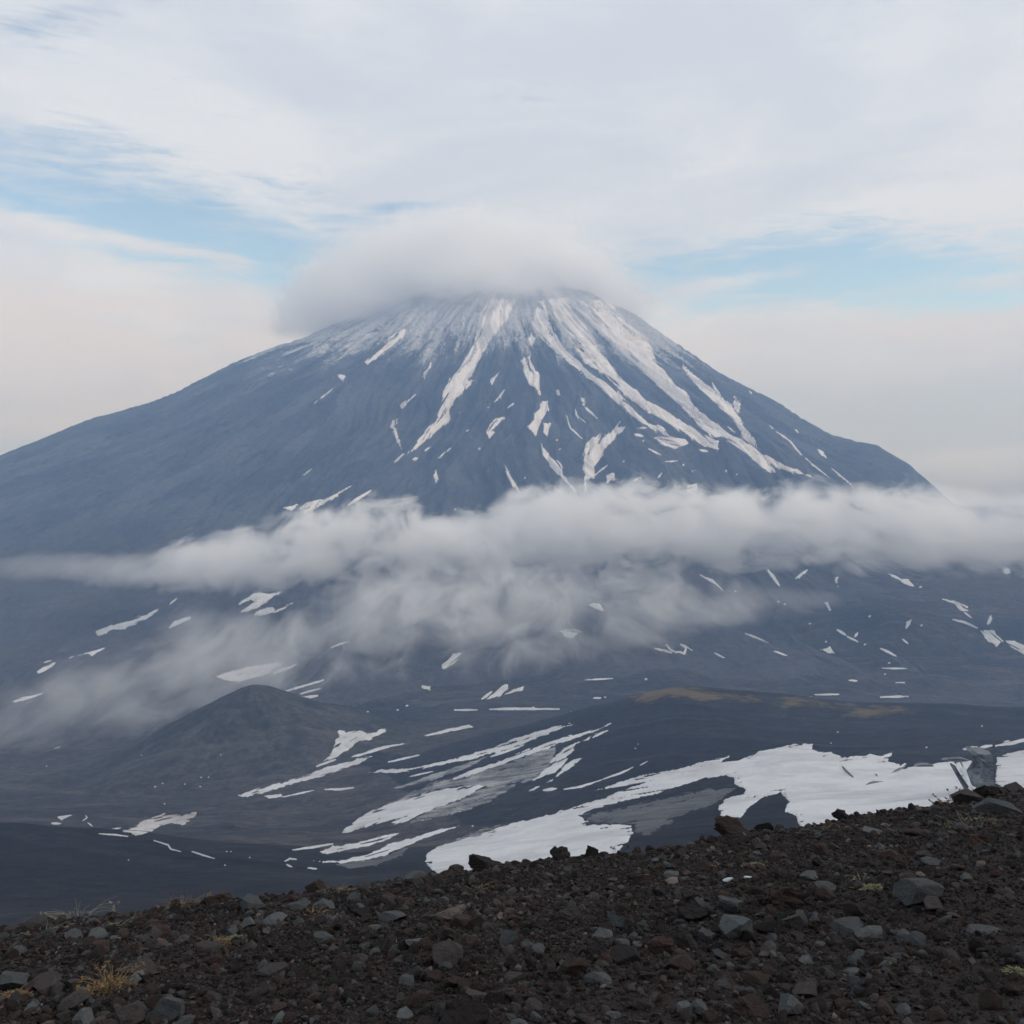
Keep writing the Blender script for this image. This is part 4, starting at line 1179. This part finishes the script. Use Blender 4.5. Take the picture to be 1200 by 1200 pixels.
# medium stones: copies of a few shapes, none alike in pose
def visible_xy(rng, k, ymax_pad=0.35, ypow=1.0):
    out = []
    while len(out) < k:
        u = rng.uniform(-0.60, 0.60)
        yc = crestY(np.array([u]))[0] + ymax_pad
        Y = 4.1 + (yc - 4.1) * rng.random() ** ypow
        if rng.random() > (Y / yc) ** 0.6: continue
        out.append((u * Y, Y))
    return out
protos = []
KL = [(BROWN, 'dark brown loose stone scattered on the gravel slope', 1, 5), (MID, 'dull grey brown loose stone scattered on the gravel slope', 0, 5),
      (GREY, 'grey loose stone scattered on the gravel slope', 0, 5), (RED, 'small rust red loose stone scattered on the gravel slope', 0, 2)]
for col, lab, kind, cnt in KL:
    for k in range(cnt):
        V, Fc = stone(3, rr, cuts=int(rr.integers(8, 14)), rough=0.10, aspect=(1, rr.uniform(.7, 1), rr.uniform(.35, .8)), scoria=0.13 if kind else 0)
        cj = np.array(col) * rr.uniform(0.8, 1.25)
        o = mk_obj('stone', V, Fc, cj, smooth=False)
        tag(o, lab, 'stone', lab.replace('loose stone', 'loose stones')[:60])
        protos.append([o, False])
spots = []
_r = np.random.default_rng(8)
for _ in range(44):                     # more of them lie along the crest
    u_ = _r.uniform(-0.58, 0.58); Y_ = crestY(np.array([u_]))[0] + _r.uniform(-0.5, 0.3); spots.append((u_ * Y_, Y_))
spots += visible_xy(np.random.default_rng(3), 700)
cnt = 0
for (X, Y) in spots:
    if cnt >= 212: break
    s = 0.06 + 0.15 * rr.random() ** 2.6
    if any((X - a) ** 2 + (Y - b) ** 2 < (c + s * 0.55) ** 2 for a, b, c in taken): continue
    taken.append((X, Y, s * 0.5))
    wts = rr.random()
    i = int(rr.integers(0, 5)) if wts < .42 else int(rr.integers(5, 10)) if wts < .78 else int(rr.integers(10, 15)) if wts < .95 else int(rr.integers(15, 17))
    p = protos[i]
    if not p[1]: o = p[0]; p[1] = True
    else:
        o = p[0].copy(); COL.objects.link(o)
    o.scale = (s, s * rr.uniform(.8, 1.2), s * rr.uniform(.75, 1.15))
    o.rotation_euler = (rr.uniform(-.3, .3), rr.uniform(-.3, .3), rr.uniform(0, 6.28))
    o.location = (X, Y, gz(X, Y) + s * 0.12)
    cnt += 1
for p in protos:
    if not p[1]: bpy.data.objects.remove(p[0])

# the gravel nobody could count
def gravel(name, label, count, sub, d0, d1, power, seed, ypow, lift, pal, prob):
    rng = np.random.default_rng(seed)
    T = [stone(sub, rng, cuts=5 if sub == 1 else 8, rough=0.10 if sub == 1 else 0.08, aspect=(1, rng.uniform(.65, 1), rng.uniform(.4, .85))) for _ in range(14)]
    u = rng.uniform(-0.66, 0.66, count * 2)
    yc = crestY(u) + 0.6
    Y = 3.7 + (yc - 3.7) * rng.random(count * 2) ** ypow
    acc = rng.random(count * 2) < (Y / yc) ** 0.5
    u, Y = u[acc][:count], Y[acc][:count]
    k = len(u)
    X = u * Y
    r = rng.random(k)
    e = 1 - power
    s = (d0 ** e + r * (d1 ** e - d0 ** e)) ** (1 / e)
    Z = ground(X, Y) + s * lift
    for a, b, c in taken:                 # keep the pointed-out stones clear of piled gravel
        near = (X - a) ** 2 + (Y - b) ** 2 < (c * 0.8) ** 2
        Z = np.where(near, Z - s * 0.4, Z)
    ang = rng.uniform(-0.7, 0.7, (k, 2)); az_ = rng.uniform(0, 2 * np.pi, k)
    def rot(a, axis):
        c, s2 = np.cos(a), np.sin(a); R = np.zeros((k, 3, 3)); R[:, axis, axis] = 1
        i, j = [(1, 2), (0, 2), (0, 1)][axis]
        R[:, i, i] = c; R[:, j, j] = c; R[:, i, j] = -s2; R[:, j, i] = s2
        return R
    R = rot(az_, 2) @ rot(ang[:, 0], 0) @ rot(ang[:, 1], 1)
    t = rng.integers(0, len(T), k)
    ci = rng.choice(len(pal), k, p=prob)
    patch = 0.8 + 0.35 * fbm(X / 1.3, Y / 1.3, 3, 303)
    cc = np.array(pal)[ci] * (rng.uniform(0.55, 1.75, k) * patch)[:, None]
    VV, FF, CC = [], [], []; off = 0
    for q in range(len(T)):
        sel = np.nonzero(t == q)[0]
        Vt, Ft = T[q]
        P = np.einsum('nij,vj->nvi', R[sel], Vt) * s[sel][:, None, None] + np.stack([X, Y, Z], -1)[sel][:, None, :]
        nv = len(Vt)
        VV.append(P.reshape(-1, 3)); CC.append(np.repeat(cc[sel], nv, axis=0))
        FF.append((Ft[None] + (np.arange(len(sel)) * nv)[:, None, None] + off).reshape(-1, 3)); off += nv * len(sel)
    return tag(np_mesh(name, np.concatenate(VV), np.concatenate(FF), M_rock, nside=3, cols=np.concatenate(CC), smooth=False), label, name, kind='stuff')
PAL = [BROWN, MID, GREY, DARK, RED, TAN]
gravel('gravel', 'small loose cinder gravel covering the whole slope', 100000, 1, 0.011, 0.042, 2.6, 1, 0.75, 0.18, PAL, [.40, .24, .08, .24, .03, .01])
gravel('pebbles', 'dark fist sized pebbles strewn over the cinder slope', 6500, 2, 0.040, 0.12, 2.6, 2, 0.95, 0.14, PAL, [.36, .26, .16, .16, .04, .02])

# ------------------------------------------------------------------ plants
def plant_mat(name, a, b):
    m, n, out = new_mat(name)
    pos = n.node('ShaderNodeNewGeometry').outputs['Position']
    finish(n, out, n.mix(n.sm(n.noise(pos, 60, 3, 0.6), 0.35, 0.65), a, b), 0.85)
    return m
M_straw = plant_mat('dry_straw', (0.14, 0.10, 0.055), (0.23, 0.175, 0.10))
M_orange = plant_mat('rusty_leaves', (0.13, 0.080, 0.036), (0.21, 0.145, 0.072))
M_green = plant_mat('yellow_green_leaves', (0.11, 0.115, 0.060), (0.18, 0.175, 0.10))
M_pale = plant_mat('pale_dry_stems', (0.17, 0.16, 0.13), (0.27, 0.25, 0.20))
M_brown = plant_mat('dark_seed_heads', (0.03, 0.022, 0.018), (0.06, 0.04, 0.03))
def tube(V, Fc, pts, r0, r1, sides=4):
    base = len(V); pts = [Vector(p) for p in pts]
    for i, p in enumerate(pts):
        t = (pts[min(i + 1, len(pts) - 1)] - pts[max(i - 1, 0)]).normalized()
        a = t.orthogonal().normalized(); b = t.cross(a)
        r = r0 + (r1 - r0) * i / (len(pts) - 1)
        for k in range(sides):
            an = 2 * math.pi * k / sides
            V.append(tuple(p + (a * math.cos(an) + b * math.sin(an)) * r))
    for i in range(len(pts) - 1):
        for k in range(sides):
            q = base + i * sides + k; q2_ = base + i * sides + (k + 1) % sides
            Fc.append((q, q2_, q2_ + sides, q + sides))
def leaf(V, Fc, p, d_, L, w):
    """a small folded blade: two quads"""
    base = len(V); p = Vector(p); d_ = Vector(d_).normalized()
    sd2 = d_.cross(Vector((0, 0, 1)))
    sd2 = sd2.normalized() if sd2.length > 1e-3 else Vector((1, 0, 0))
    up = sd2.cross(d_)
    m_ = p + d_ * L * 0.55
    V += [tuple(p), tuple(m_ + sd2 * w), tuple(p + d_ * L - up * L * 0.15), tuple(m_ - sd2 * w), tuple(m_ - up * w * 0.6)]
    Fc += [(base, base + 1, base + 4), (base + 1, base + 2, base + 4), (base + 2, base + 3, base + 4), (base + 3, base, base + 4)]
def py_obj(name, V, Fc, mat, parent):
    me = bpy.data.meshes.new(name); me.from_pydata(V, [], Fc); me.materials.append(mat)
    o = bpy.data.objects.new(name, me); COL.objects.link(o); o.parent = parent
    return o
def plant(px, py, wpx, hpx, stems, leaves, mst, mlf, label, cat, name, droop=0.5, heads=0, mhd=None, flat=False):
    X, Y = ground_at(px, py)
    u = (px - 600) / F; cyv = crestY(np.array([u]))[0]
    if Y > cyv + 0.2: Y = cyv + 0.1; X = u * Y
    w = wpx / F * Y; h = hpx / F * Y
    root = bpy.data.objects.new(name, None); COL.objects.link(root)
    z0 = gz(X, Y)
    root.location = (X, Y, z0)
    tag(root, label, cat)
    V, Fc, VL, FL, VH, FH = [], [], [], [], [], []
    for k in range(stems):
        a = rr.uniform(0, 6.28); rad = w * 0.5 * math.sqrt(rr.random())
        bx, by = math.cos(a) * rad * 0.45, math.sin(a) * rad * 0.45
        bz = gz(X + bx, Y + by) - z0 - 0.004
        hh = h * rr.uniform(0.55, 1.05)
        pts = []
        tw = rr.uniform(-.5, .5)
        for i in range(7):
            t = i / 6
            rr2 = rad * 0.45 + (rad * 0.75 + droop * hh * 0.5) * t ** 1.6
            aa = a + tw * t
            pts.append((math.cos(aa) * rr2, math.sin(aa) * rr2, bz + hh * (t - droop * 0.55 * t ** 3)))
        tube(V, Fc, pts, 0.0024, 0.0011)
        if heads and k % heads == 0:
            VH, FH = [], []
            for q in range(7):
                leaf(VH, FH, pts[-1], rr.normal(size=3) + np.array([0, 0, .5]), 0.026, 0.008)
            py_obj('flower_head', VH, FH, mhd or mlf, root)
    for k in range(leaves):
        a = rr.uniform(0, 6.28); rad = w * 0.5 * math.sqrt(rr.random())
        bx, by = math.cos(a) * rad, math.sin(a) * rad
        bz = gz(X + bx, Y + by) - z0
        hh = 0.005 + (0.02 if flat else h * 0.5) * rr.random() * (1 - (rad / (w * 0.5 + 1e-6)) ** 2 * 0.7)
        dirn = (math.cos(a) + rr.normal() * .6, math.sin(a) + rr.normal() * .6, rr.uniform(.1, .9 if not flat else .4))
        leaf(VL, FL, (bx, by, bz + hh), dirn, rr.uniform(0.018, 0.038), rr.uniform(0.003, 0.007))
    if V: py_obj('stems', V, Fc, mst, root)
    if VL: py_obj('leaves', VL, FL, mlf, root)
    return root
plant(130,1163,52,34,46,260,M_straw,M_orange,'dry orange tuft with straw stems near the bottom left','dry tuft','dry_plant',heads=3)
plant(17,1171,34,16,8,190,M_straw,M_orange,'small yellow orange tuft at the left edge','dry tuft','dry_plant',0.7)
plant(252,1107,40,14,14,240,M_straw,M_orange,'low orange and yellow plant spreading on the gravel','dry tuft','dry_plant',0.9,flat=True)
plant(275,1103,30,8,6,170,M_pale,M_green,'flat pale green mat beside the low orange plant','cushion plant','cushion_plant',0.9,flat=True)
plant(90,1076,56,30,26,40,M_pale,M_pale,'thin pale grass bending over the crest at the left','grass tuft','grass_tuft',0.95,heads=2)
plant(62,1078,26,12,8,50,M_straw,M_straw,'short straw tuft left of the thin bending grass','grass tuft','grass_tuft',0.8)
plant(215,1053,44,16,26,160,M_straw,M_orange,'yellowish dry tuft on the crest left of the dark block','dry tuft','dry_plant',0.7,heads=4)
plant(395,1036,36,13,20,80,M_straw,M_straw,'straw coloured twiggy tuft on the crest','grass tuft','grass_tuft',0.9)
plant(368,1073,34,10,10,30,M_straw,M_straw,'sparse straw stems behind the rounded grey stone','grass tuft','grass_tuft',0.9)
plant(1018,1042,36,9,4,260,M_pale,M_green,'flat yellow green plant left of the large angular boulder','cushion plant','cushion_plant',0.9,flat=True)
plant(1010,1033,20,16,6,10,M_pale,M_pale,'pale curled stems above the flat yellow green plant','grass tuft','grass_tuft',1.2)
plant(882,1016,24,8,4,150,M_pale,M_green,'pale green cushion plant under the broad brown rock','cushion plant','cushion_plant',0.9,flat=True)
plant(845,1017,24,8,10,40,M_straw,M_straw,'sparse straw plant left of the pale green cushion','grass tuft','grass_tuft',0.9,flat=True)
plant(864,963,26,9,12,90,M_straw,M_straw,'dry yellow moss on the broad brown crest rock','dry tuft','dry_plant',0.8,flat=True)
plant(985,971,40,10,12,150,M_straw,M_green,'yellowish mat between dark rocks below the crest','cushion plant','cushion_plant',0.9,flat=True)
plant(1140,966,70,8,8,240,M_pale,M_green,'pale speckled mat under the crest at the right','cushion plant','cushion_plant',0.9,flat=True)
plant(1125,972,24,5,3,90,M_pale,M_green,'little pale patch below the speckled mat','cushion plant','cushion_plant',0.9,flat=True)
plant(1108,933,26,17,16,120,M_straw,M_orange,'rusty orange flowering plant on the crest against the snow','flowering plant','flowering_plant',0.5,heads=2)
plant(1118,934,16,20,3,0,M_brown,M_brown,'single thin dark seed heads beside the rusty plant','seed heads','seed_head_plant',0.2,heads=1,mhd=M_brown)
plant(1096,940,16,12,5,0,M_brown,M_brown,'short dark seed heads left of the rusty plant','seed heads','seed_head_plant',0.2,heads=1,mhd=M_brown)
plant(725,982,20,13,3,0,M_brown,M_brown,'two small dark seed heads on the crest near the middle','seed heads','seed_head_plant',0.2,heads=1,mhd=M_brown)
plant(50,1095,60,8,6,120,M_pale,M_green,'pale lichen like mat below the crest at the far left','cushion plant','cushion_plant',0.9,flat=True)
plant(135,1086,40,8,6,80,M_pale,M_green,'pale mat right of the far left one below the crest','cushion plant','cushion_plant',0.9,flat=True)
plant(560,1044,40,6,8,40,M_straw,M_green,'faint yellow growth below the jagged black rock','cushion plant','cushion_plant',0.9,flat=True)
plant(1190,1142,20,7,2,70,M_pale,M_green,'tiny yellow plant at the lower right edge','cushion plant','cushion_plant',0.9,flat=True)

# two bright quartz-white chips
for px, py, w, lab in ((853,1035,13,'bright white chip left of the other on the gravel'), (876,1031,10,'smaller bright white chip near the pale green cushion')):
    X, Y = ground_at(px, py); s = w / F * Y
    V, Fc = stone(2, rr, 5, 0.05, (1, .5, .3))
    o = mk_obj('white_chip', V * s, Fc, (0.42, 0.50, 0.52)); o.location = (X, Y, gz(X, Y) + s * 0.28)
    o.rotation_euler = (0, rr.uniform(-.3, .1), 0)
    tag(o, lab, 'white chip')
